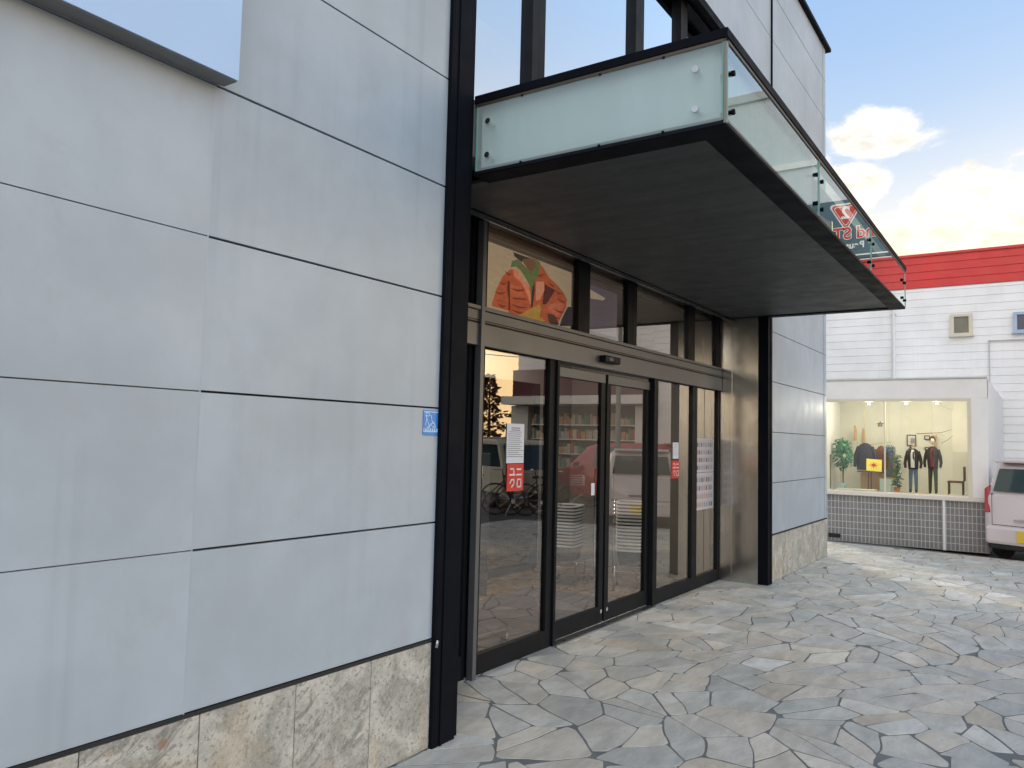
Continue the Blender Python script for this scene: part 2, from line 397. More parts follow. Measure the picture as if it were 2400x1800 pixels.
box('roof',(-6.,9.05,.1,14.,7.4,7.6),jgrey,B); box('back_wall',(-6.,9.05,13.8,14.,0,7.6),wallm,B); box('side_wall',(-6.05,-6.,.0,14.,0,7.66),wallm,B)
box('parapet_cap',(-6.1,9.20,-.06,.3,7.665,7.72),black,B,.004)
MB().box(0.236,6.15,-.03,.3,5.853,5.877).box(.236,5.98,-.03,.02,5.79,5.853).box(.236,5.98,.035,.045,5.835,5.853).build('head_trim',black,B,.003)
# plinth: rough yellowish stone slabs
def plinthmat():
    m=bpy.data.materials.new('plinth_stone'); m.use_nodes=True; t=m.node_tree; q=G(t); p=t.nodes['Principled BSDF']
    oc=q.n('ShaderNodeTexCoord').outputs['Object']; a=q.n('ShaderNodeAttribute',attribute_name='slab').outputs['Fac']
    off=q.n('ShaderNodeCombineXYZ'); q.put(off.inputs[0],q.m('MULTIPLY',a,37.)); q.put(off.inputs[2],q.m('MULTIPLY',a,19.))
    va=q.n('ShaderNodeVectorMath',operation='ADD'); q.put(va.inputs[0],oc); q.put(va.inputs[1],off.outputs[0]); v=va.outputs[0]
    v2=q.mapping(v,(1,1,1),(0,R(38),0)); v2=q.mapping(v2,(1,1,3.2))
    f1=q.noise(v,5.,9,.68,.6); f2=q.noise(v2,5.5,9,.68,.9); f3=q.noise(v,48.,8,.75); f4=q.noise(v,2.1,4,.6,.5)
    c=q.mix(q.ramp(f1,.36,.62),(.60,.57,.50),(.36,.345,.30))
    c=q.mix(q.m('MULTIPLY',q.m('MULTIPLY',q.ramp(f2,.53,.58),q.ramp(a,.35,.6)),.7),c,(.22,.21,.19))
    c=q.mix(q.m('MULTIPLY',q.ramp(f3,.53,.60),.75),c,(.20,.19,.17))
    c=q.mix(q.m('MULTIPLY',q.ramp(f3,.44,.34),.55),c,(.70,.68,.64))
    c=q.mix(q.m('MULTIPLY',q.ramp(f4,.53,.68),.38),c,(.45,.34,.20))
    vo=q.n('ShaderNodeTexVoronoi'); q.put(vo.inputs['Vector'],v); vo.inputs['Scale'].default_value=4.2
    c=q.mix(q.m('MULTIPLY',q.ramp(q.m('ADD',vo.outputs['Distance'],q.m('MULTIPLY',f3,.12)),.19,.08),.7),c,(.33,.17,.07))
    sxz=q.n('ShaderNodeSeparateXYZ'); q.put(sxz.inputs[0],q.mapping(v,(1,1,1)))
    st=q.noise(q.mapping(v,(9,9,.7)),1.,3,.5); c=q.mix(q.m('MULTIPLY',q.ramp(st,.60,.70),.32),c,(.42,.27,.12))
    q.put(p.inputs['Base Color'],c); p.inputs['Roughness'].default_value=.6
    bn=q.n('ShaderNodeBump'); bn.inputs['Strength'].default_value=1.; bn.inputs['Distance'].default_value=.008
    q.put(bn.inputs['Height'],q.m('ADD',q.noise(v,15.,9,.7,.5),f2)); t.links.new(bn.outputs[0],p.inputs['Normal']); return m
plm=plinthmat()
def plinth(edges,zt):
    m_=MB(); la=m_.bm.faces.layers.float.new('slab')
    for i in range(len(edges)-1):
        n=len(m_.bm.faces); m_.box(edges[i]+.002,edges[i+1]-.002,-.002,.035,.004,zt); m_.bm.faces.ensure_lookup_table()
        for f in m_.bm.faces[n:]: f[la]=random.random()
    return m_.build('plinth',plm,B,.0025)
plinth([-4.2,-3.65,-3.2,-2.72,-2.27,-1.814,-1.363,-.899,-.443,.0],.538)
plinth([6.165,6.65,7.13,7.6,8.1,8.6,9.07],.538)
box('flashing',(-4.2,0.,-.004,.03,.541,.5555),jdark,B); box('flashing',(6.165,9.07,-.004,.03,.541,.5555),jdark,B)
# pillars (H-section steel)
p1=MB().box(.0,.012,-.024,.10,0,7.66).box(.014,.172,-.024,-.012,0,7.66).box(.055,.068,-.032,-.026,0,7.66).box(.0125,.236,.0,.25,.0,7.66).box(.172,.185,-.024,-.002,0,7.66)
p1.build('pillar',black,B,.001)
MB().tube([(.006,-.03,.515),(.006,-.034,.535),(.01,-.034,.55)],.008,8).build('pipe_stub',alu,B)
MB().box(5.985,6.155,-.024,.3,0,5.8).box(6.155,6.163,-.022,.0,0,7.66).box(6.06,6.075,-.032,-.026,0,5.8).build('pillar',black,B,.001)
# stainless return of the recess
MB().box(5.972,5.984,.09,.40,0,3.12).build('stainless_panel',steel,B,.001)
MB().box(5.976,5.984,.403,.56,0,3.12).box(5.966,5.975,.398,.41,0,3.12).build('stainless_panel',steel,B,.001)
box('recess_side',(.237,.25,.02,.56,0,3.1),black,B)
# ---- entrance glazing at y=.55
Y=.55
head=MB().box(.25,5.965,Y-.03,Y+.12,2.235,2.475); 
head.build('door_header',bronze,B,.003)
MB().box(.25,5.965,Y-.036,Y-.031,2.385,2.397).box(.25,5.965,Y-.034,Y-.031,2.405,2.410).build('header_groove',frame,B)
MB().box(.25,5.965,Y-.045,Y+.10,2.478,2.505).build('header_groove',bronze,B,.002)
post=MB().box(1.045,1.085,Y-.052,Y-.001,0,3.10); post.build('door_post',bronze,B,.002)
def window_part(name,x0,x1,z0,z1,glass,stile=.06,bot=.06,top=.04,y=Y,d=.06,m=frame,inner=True):
    f=MB().box(x0,x0+stile,y,y+d,z0,z1).box(x1-stile,x1,y,y+d,z0,z1).box(x0+stile,x1-stile,y,y+d,z0,z0+bot).box(x0+stile,x1-stile,y,y+d,z1-top,z1)
    f=f.build(name,m,B,.002)
    gx0,gx1,gz0,gz1=x0+stile,x1-stile,z0+bot,z1-top
    MB().quad((gx0-.004,y+d*.4,gz0-.004),(gx1+.004,y+d*.4,gz0-.004),(gx1+.004,y+d*.4,gz1+.004),(gx0-.004,y+d*.4,gz1+.004)).build('pane',glass,f,recalc=False)
    return f
window_part('fixed_window',.25,1.04,0,2.235,doorg,.035,.16,.0,y=Y+.012)
window_part('fixed_window',1.085,2.13,0,2.235,doorg,.085,.135,.0)
window_part('fixed_window',4.06,5.20,0,2.235,doorg,.10,.135,.0)
window_part('fixed_window',5.2,5.965,0,2.235,doorg,.045,.13,.0)
MB().box(2.131,2.165,Y-.02,Y+.05,0,2.235).build('door_jamb',frame,B,.002); MB().box(4.02,4.059,Y-.02,Y+.05,0,2.235).build('door_jamb',frame,B,.002)
for x0,x1 in ((2.168,3.055),(3.09,4.018)):
    dl=window_part('automatic_door',x0,x1,.02,2.20,doorg,.075,.14,.085,y=Y+.03,d=.04)
    MB().box(x0+.01,x1-.01,Y+.024,Y+.0295,2.118,2.196).build('door_rail',bronze,dl,.002)
    xx=x1-.04 if x0<3 else x0+.04
    MB().tube([(xx,Y+.02,.12),(xx,Y+.031,.12)],.018,12).build('lock_cylinder',chrome,dl)
box('floor_rail',(2.14,4.05,Y-.05,Y+.028,.001,.012),alu,B)
sen=MB().box(2.81,3.10,Y-.095,Y-.031,2.285,2.345).build('door_sensor',frame,B,.008)
MB().box(2.87,2.95,Y-.098,Y-.094,2.30,2.33).build('sensor_lens',mat('lens_dark',(.05,.045,.04),.1,0,0),sen)
# transom windows
tx=[(.25,1.04),(1.085,2.60),(2.60,3.55),(3.55,5.08),(5.08,5.965)]
for i,(a,b_) in enumerate(tx): window_part('transom_window',a,b_,2.505,3.135,doorg,.10 if i else .03,.004,.01,y=Y+.01)
MB().box(.25,5.965,Y-.02,Y+.1,3.135,3.2).build('transom_head',frame,B)
for k,(yy,zz,hh) in enumerate(((.455,3.085,.03),(.40,3.09,.022),(.50,3.10,.03))):
    MB().box(.25,5.97,yy,yy+.012,zz,zz+hh).build('soffit_trim',alu if k==0 else frame,B)
# upper window above the canopy
ux=[(.236,1.06),(1.06,2.64),(2.64,3.62),(3.62,4.8),(4.8,5.96)]
for a,b_ in ux: window_part('upper_window',a,b_,3.55,5.85,skyg,.08,.05,.02,y=.095,d=.12)

box('head_trim',(.236,5.98,.20,.25,5.88,6.2),black,B)
MB().box(5.962,5.984,.0,.56,3.56,5.85).build('recess_side',black,B); box('floor_slab',(.24,5.98,-.0,8.,3.2,3.5),jgrey,B)
# ---- canopy
X0,X1,D=.252,6.045,-1.462
can=MB()
can.box(X0+.004,X0+.15,D+.004,-.0,3.09,3.13).box(X1-.13,X1-.004,D+.004,-.0,3.09,3.13).box(X0+.15,X1-.13,D+.004,D+.15,3.09,3.13)
can.box(X0+.09,X0+.15,D+.09,.0,3.131,3.48).box(X1-.12,X1-.06,D+.09,.0,3.131,3.48)
canopy=can.build('canopy',black,B,.002)
box('canopy_deck',(X0+.1,X1-.1,D+.1,.0,3.44,3.475),jgrey,canopy)
box('soffit',(X0+.14,X1-.12,D+.14,.448,3.1005,3.118),soff,canopy)
MB().box(X0-.012,X0+.06,D-.012,.0,3.505,3.552).box(X0+.061,X1+.012,D-.012,D+.06,3.505,3.552).box(X1-.06,X1+.012,D+.061,.0,3.505,3.552).build('cap_rail',black,canopy,.003)
MB().box(X0-.006,X0+.014,D-.006,.0,3.488,3.504).box(X0+.015,X1+.006,D-.006,D+.014,3.488,3.504).build('rail_channel',mat('brown_metal',(.10,.085,.07),.35,.6,.1),canopy)
MB().box(X0,X0+.014,D,.0,3.096,3.112).box(X0+.015,X1,D,D+.014,3.096,3.112).build('lower_channel',frame,canopy)
MB().box(X0+.055,X0+.075,D+.075,-.01,3.114,3.504).build('fascia_board',fascia,canopy)
MB().box(X0+.075,2.14,D+.055,D+.075,3.114,3.504).build('fascia_board',fascia,canopy)
def gpanel(a,b_,gm=None):
    """glass panel from a to b (xy), with green edges"""
    (xa,ya),(xb,yb)=a,b_; m_=MB()
    m_.quad((xa,ya,3.113),(xb,yb,3.113),(xb,yb,3.489),(xa,ya,3.489)); p_=m_.build('glass_panel',gm or cang,canopy,recalc=False)
    dx,dy=(xb-xa),(yb-ya); L=math.hypot(dx,dy); dx/=L;dy/=L
    w1,w2=(.006,.010) if abs(dx)>.5 else (.010,.006)
    for q_ in ((xa+dx*.003,ya+dy*.003,3.301),(xb-dx*.003,yb-dy*.003,3.301)): MB().obox(q_,w1,w2,.374).build('glass_edge',gedge,canopy)
gpanel((X0,-.012),(X0,D+.01),cangf); gpanel((X0+.012,D),(2.088,D)); gpanel((2.096,D),(3.998,D)); gpanel((4.006,D),(X1-.012,D)); gpanel((X1,D+.01),(X1,-.012))
box('corner_post',(X0-.006,X0+.010,D-.006,D+.008,3.096,3.504),mat('corner_post_grey',(.20,.22,.20),.4,.3,.05),canopy)
for yy in (-.10,-1.318):
    for zz in (3.385,3.19): MB().tube([(X0-.018,yy,zz),(X0-.002,yy,zz)],[.017,.017],14).tube([(X0-.002,yy,zz),(X0+.054,yy,zz)],.009,10).build('glass_bolt',chrome,canopy,smooth=True)
for xx in (.335,2.0,2.162,3.918,4.08,5.80,5.98):
    for zz in (3.365,3.176): MB().tube([(xx,D-.015,zz),(xx,D-.001,zz)],.014,12).tube([(xx,D-.001,zz),(xx,D+.05,zz)],.008,10).build('glass_bolt',black,canopy,smooth=True)
for xx,yy in ((X0-.004,-.32),(X0-.004,-.8),(X0-.004,-1.15)):
    for zz in (3.112,3.487): MB().box(xx-.003,xx+.004,yy-.006,yy+.006,zz-.004,zz+.006).build('clip',black,canopy)
# ---- interior shell
floorm=mat('interior_floor_tile',(.20,.135,.085),.28,0,.3,3.,.1,8,.5)
box('interior_floor',(.25,9.0,Y+.12,9.,-.03,.004),floorm,B)
inw=mat('interior_wall',(.24,.225,.21),.7,0,.06); inw2=mat('interior_wall_dark',(.10,.10,.12),.6,0,.06)
box('interior_wall',(6.0,6.06,Y+.13,2.6,0,3.1),inw,B); box('interior_wall',(.2,.26,.7,2.6,0,3.1),inw2,B)
MB().box(.26,1.9,2.6,2.66,0,3.1).box(5.2,6.0,2.6,2.66,0,3.1).box(1.9,5.2,2.6,2.66,2.3,3.1).build('interior_wall',inw,B)
MB().box(1.9,1.97,2.6,2.66,0,2.3).box(3.45,3.52,2.6,2.66,0,2.3).box(5.13,5.2,2.6,2.66,0,2.3).box(1.97,3.45,2.6,2.66,0,.1).box(3.52,5.13,2.6,2.66,0,.1).build('inner_door',frame,B)
box('interior_ceiling',(.25,9.,.7,9.,3.12,3.19),mat('interior_ceiling',(.45,.43,.40),.8,0,.03),B)
box('interior_wall',(.2,9.,8.9,9.,0,6.2),inw,B); box('interior_wall',(8.9,9.,2.,9.,0,6.2),inw,B); box('interior_wall',(.05,.2,.8,9.,0,6.2),inw,B)
box('upper_ceiling',(.25,9.,.7,9.,6.1,6.19),mat('upper_ceiling',(.70,.70,.72),.8,0,.02),B)
MB().box(.25,8.9,1.9,2.2,5.75,6.1).box(.25,8.9,4.6,4.9,5.75,6.1).box(2.9,3.2,2.2,4.6,5.8,6.1).build('ceiling_beam',white,B)
lampm=mat('lamp_glow',(1,.9,.75),.5,0,0,emit=(1.,.78,.48),es=22.)
la=thing('interior_light',(2.55,2.45,5.6),'lit warm ceiling light seen through the upper window above the canopy','ceiling light')
MB().box(2.15,2.75,2.32,2.58,5.60,5.66).build('diffuser',lampm,la); MB().box(2.12,2.78,2.29,2.61,5.661,5.70).build('housing',white,la)
lt=bpy.data.lights.new('ceiling_light_glow','AREA'); lo=bpy.data.objects.new('ceiling_light_glow',lt); C.objects.link(lo); lt.energy=25; lt.color=(1,.82,.6); lt.shape='RECTANGLE'; lt.size=.6;lt.size_y=.26; lo.location=(2.45,2.45,5.59)
vl=thing('interior_light',(3.6,1.75,3.08),'added unseen fill light inside the entrance lobby above the door mat','ceiling light')  # added light with no visible source, brightens the baskets behind the glass
MB().box(3.2,4.0,1.6,1.9,3.085,3.118).build('diffuser',fillm:=mat('fill_light_soft',(1,.95,.88),.5,0,0,emit=(1.,.92,.8),es=3.),vl)
lt=bpy.data.lights.new('lobby_fill_light','AREA'); lo=bpy.data.objects.new('lobby_fill_light',lt); C.objects.link(lo); lt.energy=24; lt.color=(1,.93,.82); lt.shape='RECTANGLE'; lt.size=.8;lt.size_y=.3; lo.location=(3.6,1.75,3.07)
# ================================================================= THINGS ON THE STORE
sg=thing('wall_sign',(-3.,-.05,2.96),'large flat blue white sign panel with grey edge, high on the grey wall','sign')
signm=mat('sign_face',(.46,.63,.88),.35,0,.02,spec=.4)
MB().box(-5.6,-1.402,-.100,-.092,2.962,4.6).build('sign_face',signm,sg); MB().box(-5.6,-1.404,-.0915,-.012,2.958,4.6).build('sign_box',mat('sign_edge_grey',(.17,.17,.17),.5,0,.05),sg)
bl=mat('sticker_blue',(.02,.22,.66),.3,0,.05); lb=mat('sticker_light',(.45,.70,.95),.4,0,.03)
st=thing('assistance_sticker',(-.065,-.002,1.61),'small blue sticker with pale outline figure on the grey wall beside the pillar','sticker')
box('sticker_base',(-.124,-.006,-.0035,-.0006,1.612,1.742),bl,st)
f=MB()
def stroke(m_,pts,wd,y,yt=.001):
    for i in range(len(pts)-1):
        a,b_=Vector((pts[i][0],0,pts[i][1])),Vector((pts[i+1][0],0,pts[i+1][1])); d=(b_-a); L=d.length+wd*.7
        m_.obox(((a.x+b_.x)/2,y,(a.z+b_.z)/2),L,yt,wd,0,0,-math.atan2(d.z,d.x))
def loc(u,v): return (-.124+.118*u,1.742-.130*v)
for k,s_ in enumerate([[(.12,.12),(.35,.10),(.45,.20),(.3,.24),(.15,.2)],[(.15,.22),(.28,.45),(.42,.68),(.25,.68)],[(.42,.68),(.5,.52),(.7,.50),(.85,.66),(.62,.67),(.52,.55)],[(.5,.22),(.56,.42),(.72,.52)],[(.2,.36),(.14,.6)]]): stroke(f,[loc(*q) for q in s_],.006,-.0042-.0003*k,.0006)
f.box(-.122,-.008,-.0044,-.0036,1.628,1.648); f.box(-.122,-.008,-.0044,-.0036,1.731,1.736)
f.build('figure',lb,st)
f=MB()
for i in range(6): f.box(-.116+i*.018,-.116+i*.018+.004,-.0052,-.0045,1.633,1.644); f.box(-.118+i*.018,-.106+i*.018,-.0052,-.0045,1.6435,1.646)
f.build('caption',mat('sticker_navy',(.05,.12,.4),.4,0,0),st)
# stickers and papers on the glass
def notice(x0,x1,z0,z1,label,rowsn,yy=Y+.018):
    t=thing('notice_sheet',((x0+x1)/2,yy,z0),label,'notice'); box('sheet',(x0,x1,yy,yy+.002,z0,z1),paper,t)
    m_=MB(); W=x1-x0; H=z1-z0
    for i in range(rowsn):
        z=z1-H*(.10+.78*i/rowsn); k=.25 if i<2 else random.uniform(.03,.12)
        m_.box(x0+W*k,x1-W*(k if i<2 else random.uniform(.06,.3)),yy-.001,yy-.0002,z-H*.012*(1.6 if i<2 else 1),z)
    m_.build('print',ink,t); return t
notice(1.487,1.716,1.425,1.715,'white printed notice sheet on the left glass pane above the red square',15)
notice(4.60,4.745,1.435,1.605,'small white notice sheet taped on the right glass pane above a red square',7)
def logo(x0,x1,z0,z1,label,yy=Y+.018):
    t=thing('logo_sticker',((x0+x1)/2,yy,z0),label,'sticker'); box('square',(x0,x1,yy,yy+.002,z0,z1),redm,t)
    W=x1-x0;H=z1-z0; m_=MB(); wd=H*.055
    def P(u,v): return (x0+W*u,z0+H*v)
    S=[[(.20,.82),(.40,.82),(.40,.60)],[(.15,.60),(.46,.60)],[(.58,.80),(.82,.80)],[(.55,.60),(.86,.60)],[(.24,.42),(.42,.42),(.40,.26),(.27,.15)],[(.25,.42),(.17,.30)],[(.60,.42),(.83,.42),(.83,.15),(.60,.15),(.60,.42)]]
    for k,s_ in enumerate(S): stroke(m_,[P(*q) for q in s_],wd,yy-.0006-.0004*k,.0008)
    m_.build('lettering',white,t); return t
logo(1.50,1.718,1.222,1.419,'red square logo sticker with four white characters on the left glass pane below the notice')
logo(4.565,4.777,1.228,1.414,'red square logo sticker with white characters on the right glass pane beside the beige wall')
wl=MB(); wl.box(2.845,2.905,Y+.045,Y+.047,1.13,1.235); tag(wl.build('door_sticker',paper,None),'small white sticker on the edge of the left sliding door','sticker')
pinks=[mat('print_pink',(.45,.30,.30),.5,0,0),mat('print_navy',(.12,.13,.2),.5,0,0),mat('print_skin',(.5,.34,.25),.5,0,0),mat('print_grey',(.3,.33,.36),.5,0,0)]
for (z0,z1,lb_) in ((1.276,1.66,'upper poster of many small figures on the far right glass pane'),(.853,1.268,'lower poster of many small figures on the far right glass pane')):
    t=thing('poster',(5.54,Y+.018,z0),lb_,'poster'); box('sheet',(5.262,5.82,Y+.018,Y+.02,z0,z1),mat('poster_paper',(.58,.56,.58),.5,0,.03),t)
    ms=[MB() for _ in pinks]; H=z1-z0
    for i in range(9):
        for j in range(4):
            x=5.29+i*.0575; z=z0+.02+j*(H-.04)/4; k=random.randrange(4); h=(H-.06)/4
            ms[k].box(x,x+.034,Y+.0165,Y+.0175,z+h*.1,z+h*.66); ms[2].box(x+.010,x+.024,Y+.0165,Y+.0175,z+h*.68,z+h*.86)
    for k,m_ in enumerate(ms): m_.build('printed_figures',pinks[k],t)
# picture banners hanging inside the transom
ban=thing('photo_banner',(2.0,.72,2.5),'large photo banner of a person in an orange puffer jacket behind the first transom pane','banner')
PJ={'jacket':[(1.696,2.904),(1.599,2.829),(1.522,2.721),(1.475,2.615),(1.468,2.586),(1.685,2.581),(1.694,2.559),(1.867,2.560),(2.143,2.553),(2.408,2.558),(2.467,2.624),(2.567,2.740),(2.575,2.811),(2.509,2.864),(2.415,2.906),(2.272,2.948),(2.172,3.017),(2.114,3.031),(2.035,2.889),(2.001,2.803),(1.854,2.866),(1.764,2.918)],
'hood':[(1.711,2.970),(1.696,2.919),(1.764,2.937),(1.834,2.921),(1.926,2.864),(2.002,2.793),(2.054,2.883),(2.117,2.955),(2.123,3.043),(2.056,3.055),(1.940,2.952),(1.796,3.002)],
'face':[(1.847,3.042),(2.047,3.053),(2.049,2.993),(2.005,2.949),(1.940,2.952),(1.867,2.992)],
'hair':[(1.725,3.043),(1.973,3.045),(1.866,3.016),(1.849,2.988),(1.796,3.002),(1.743,3.015)],
'bag':[(1.797,2.555),(2.118,2.696),(2.147,2.676),(2.122,2.596),(2.218,2.574),(2.022,2.537)],
'hand':[(2.245,2.639),(2.354,2.645),(2.438,2.578),(2.338,2.538),(2.267,2.581)],
'fold1':[(1.667,2.812),(1.692,2.807),(1.710,2.590),(1.685,2.586),(1.685,2.667),(1.661,2.735)],
'fold2':[(1.740,2.691),(1.914,2.712),(1.933,2.702),(1.740,2.679)],
'fold3':[(2.206,2.879),(2.246,2.871),(2.376,2.857),(2.232,2.714),(2.175,2.705),(2.190,2.800)],
'fold4':[(2.073,2.876),(2.186,2.896),(2.199,2.827),(2.135,2.740),(2.070,2.719)],
'fold5':[(1.525,2.646),(1.640,2.641),(1.674,2.637),(1.526,2.630)],
'collar':[(1.730,2.911),(1.808,2.926),(1.855,2.856),(1.936,2.836),(1.995,2.742),(1.989,2.666),(1.949,2.735),(1.856,2.827),(1.750,2.857)],
'zip':[(2.002,2.793),(2.036,2.869),(2.048,2.801),(2.017,2.656),(1.989,2.652)],
'sleeve':[(1.701,2.790),(1.857,2.793),(1.896,2.726),(1.774,2.701),(1.705,2.704)],
'sleeve2':[(2.281,2.717),(2.461,2.776),(2.535,2.751),(2.435,2.641),(2.313,2.654),(2.253,2.681)],
'quilt':[],
'dark':[(2.577,2.747),(2.652,2.755),(2.647,2.590),(2.448,2.563),(2.477,2.625)]}
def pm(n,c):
    c=tuple(v*.8 for v in c); return mat('banner_'+n,c,.7,0,.30 if n in('jacket','sleeve','sleeve2','collar','hood','bag') else .12,11.,emit=tuple(v*.8 for v in c),es=.42,stretch=(1,1,2.2))  # banner prints glow a little by themselves, added for contrast
order=[('jacket',(.55,.13,.05)),('sleeve',(.64,.17,.07)),('sleeve2',(.66,.19,.10)),('quilt',(.26,.05,.025)),('fold1',(.14,.03,.02)),('fold2',(.22,.05,.03)),('fold3',(.12,.035,.025)),('fold4',(.78,.34,.22)),('fold5',(.36,.10,.05)),('hood',(.17,.22,.08)),('face',(.24,.12,.07)),('hair',(.06,.05,.03)),('collar',(.78,.32,.18)),('zip',(.05,.05,.04)),('bag',(.52,.33,.07)),('hand',(.10,.05,.04)),('dark',(.05,.04,.05))]
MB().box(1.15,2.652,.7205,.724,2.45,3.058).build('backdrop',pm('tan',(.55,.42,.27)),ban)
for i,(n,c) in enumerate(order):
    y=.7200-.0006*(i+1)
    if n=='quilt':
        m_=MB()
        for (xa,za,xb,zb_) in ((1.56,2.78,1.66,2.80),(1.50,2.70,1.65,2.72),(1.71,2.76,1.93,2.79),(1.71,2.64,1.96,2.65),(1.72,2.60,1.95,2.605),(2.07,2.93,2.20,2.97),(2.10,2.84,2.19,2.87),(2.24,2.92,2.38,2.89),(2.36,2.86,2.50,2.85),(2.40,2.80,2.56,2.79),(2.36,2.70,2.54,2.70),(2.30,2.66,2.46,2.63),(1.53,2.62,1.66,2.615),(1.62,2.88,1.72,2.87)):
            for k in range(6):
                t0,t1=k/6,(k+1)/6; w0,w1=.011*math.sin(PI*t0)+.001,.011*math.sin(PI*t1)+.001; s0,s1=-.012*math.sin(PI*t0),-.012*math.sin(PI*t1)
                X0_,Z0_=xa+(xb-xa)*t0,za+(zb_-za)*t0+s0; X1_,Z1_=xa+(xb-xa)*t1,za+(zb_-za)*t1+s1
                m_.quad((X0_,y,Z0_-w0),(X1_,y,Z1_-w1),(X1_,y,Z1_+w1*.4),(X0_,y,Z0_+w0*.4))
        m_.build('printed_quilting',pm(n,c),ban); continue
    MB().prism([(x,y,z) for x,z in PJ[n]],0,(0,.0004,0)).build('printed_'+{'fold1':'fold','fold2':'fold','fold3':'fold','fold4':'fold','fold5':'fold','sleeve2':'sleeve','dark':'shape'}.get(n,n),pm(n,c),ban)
b2=thing('photo_banner',(3.2,.8,2.5),'second banner showing pale cloth folds on dark ground behind the second transom pane','banner')
box('backdrop',(2.85,3.7,.80,.803,2.62,3.05),pm('dusk',(.16,.13,.15)),b2)
MB().prism([(2.88,.798,3.0),(3.12,.798,3.02),(3.10,.798,2.92),(3.0,.798,2.66),(2.97,.798,2.66),(2.96,.798,2.85)],0,(0,.001,0)).prism([(3.14,.798,3.0),(3.45,.798,2.97),(3.40,.798,2.94),(3.15,.798,2.92)],0,(0,.001,0)).build('printed_cloth',pm('cloth',(.58,.45,.32)),b2)
MB().prism([(2.985,.797,3.0),(3.01,.797,3.0),(2.985,.797,2.75),(2.975,.797,2.78)],0,(0,.0006,0)).build('printed_fold',pm('fold1',(.3,.07,.04)),b2)
# inside the vestibule
tag(MB().box(1.75,4.05,.80,1.95,.005,.017).build('door_mat',mat('mat_grey_purple',(.075,.065,.085),.9,0,.25,30,.5,200)),'grey purple entrance mat on the brown floor just inside the sliding doors','door mat')
ck=thing('coat_rack_base',(1.55,.86,.0),'low rack foot with small black caster at the bottom of the left glass pane','rack')
MB().obox((1.6,.90,.10),.75,.05,.035,R(-6)).build('rack_bar',mat('rack_grey',(.16,.15,.14),.4,.5,.05),ck,.004)
MB().tube([(1.93,.83,.03),(1.93,.868,.03)],.03,16).build('caster_wheel',rubber,ck); MB().box(1.915,1.945,.822,.875,.05,.10).build('caster_fork',chrome,ck)
MB().tube([(1.2,.9,.11),(1.2,.9,.95),(1.22,.9,1.0)],.014,8).build('rack_post',chrome,ck)
ch=thing('stool',(1.35,1.1,0),'dark seat with curved chrome side rail behind the left glass pane','stool')
MB().loft([(1.35,1.15,.45,.20,.20),(1.35,1.15,.52,.22,.22),(1.35,1.15,.55,.20,.20)],16,pw=4).build('seat',mat('seat_navy',(.03,.035,.06),.5,0,.1),ch,smooth=True)
pts=[(1.25,1.0,.50+.0)]+[(1.35+.17*math.sin(a),1.0,.55+.17*math.cos(a)-.0) for a in [R(-60+15*i) for i in range(11)]]+[(1.53,1.0,.3),(1.53,1.0,.0)]
MB().tube(pts,.014,8).build('side_rail',chrome,ch,smooth=True)
for x in (1.2,1.5): MB().tube([(x,1.28,0),(x,1.28,.5)],.012,8).build('leg',chrome,ch)
sb=thing('standing_board',(2.0,1.5,0),'leaning brown sandwich board with pink print and white card behind the left glass pane','sandwich board')
MB().prism([(1.85,1.5,.0),(2.45,1.62,.0),(2.38,1.70,1.22),(1.98,1.62,1.22)],0,(-.02,.04,0)).build('board',mat('board_brown',(.16,.08,.05),.6,0,.1),sb)
MB().prism([(1.95,1.505,.62),(2.36,1.6,.62),(2.33,1.64,1.1),(2.02,1.58,1.1)],0,(-.002,.004,0)).build('pink_print',mat('pink_print',(.35,.17,.16),.6,0,.3,14),sb)
MB().prism([(1.93,1.49,.32),(2.39,1.585,.32),(2.37,1.60,.58),(1.95,1.51,.58)],0,(-.002,.004,0)).build('white_card',mat('white_card',(.6,.6,.66),.6,0,.1,12),sb)
tm=thing('ticket_terminal',(3.2,2.2,0),'dark boxy terminal standing inside behind the left pane notice','terminal')
MB().box(3.0,3.45,2.1,2.45,0,1.45).build('cabinet',mat('navy_cabinet',(.025,.03,.05),.4,0,.1),tm,.01); box('screen',(3.14,3.3,2.09,2.099,1.2,1.32),paper,tm)
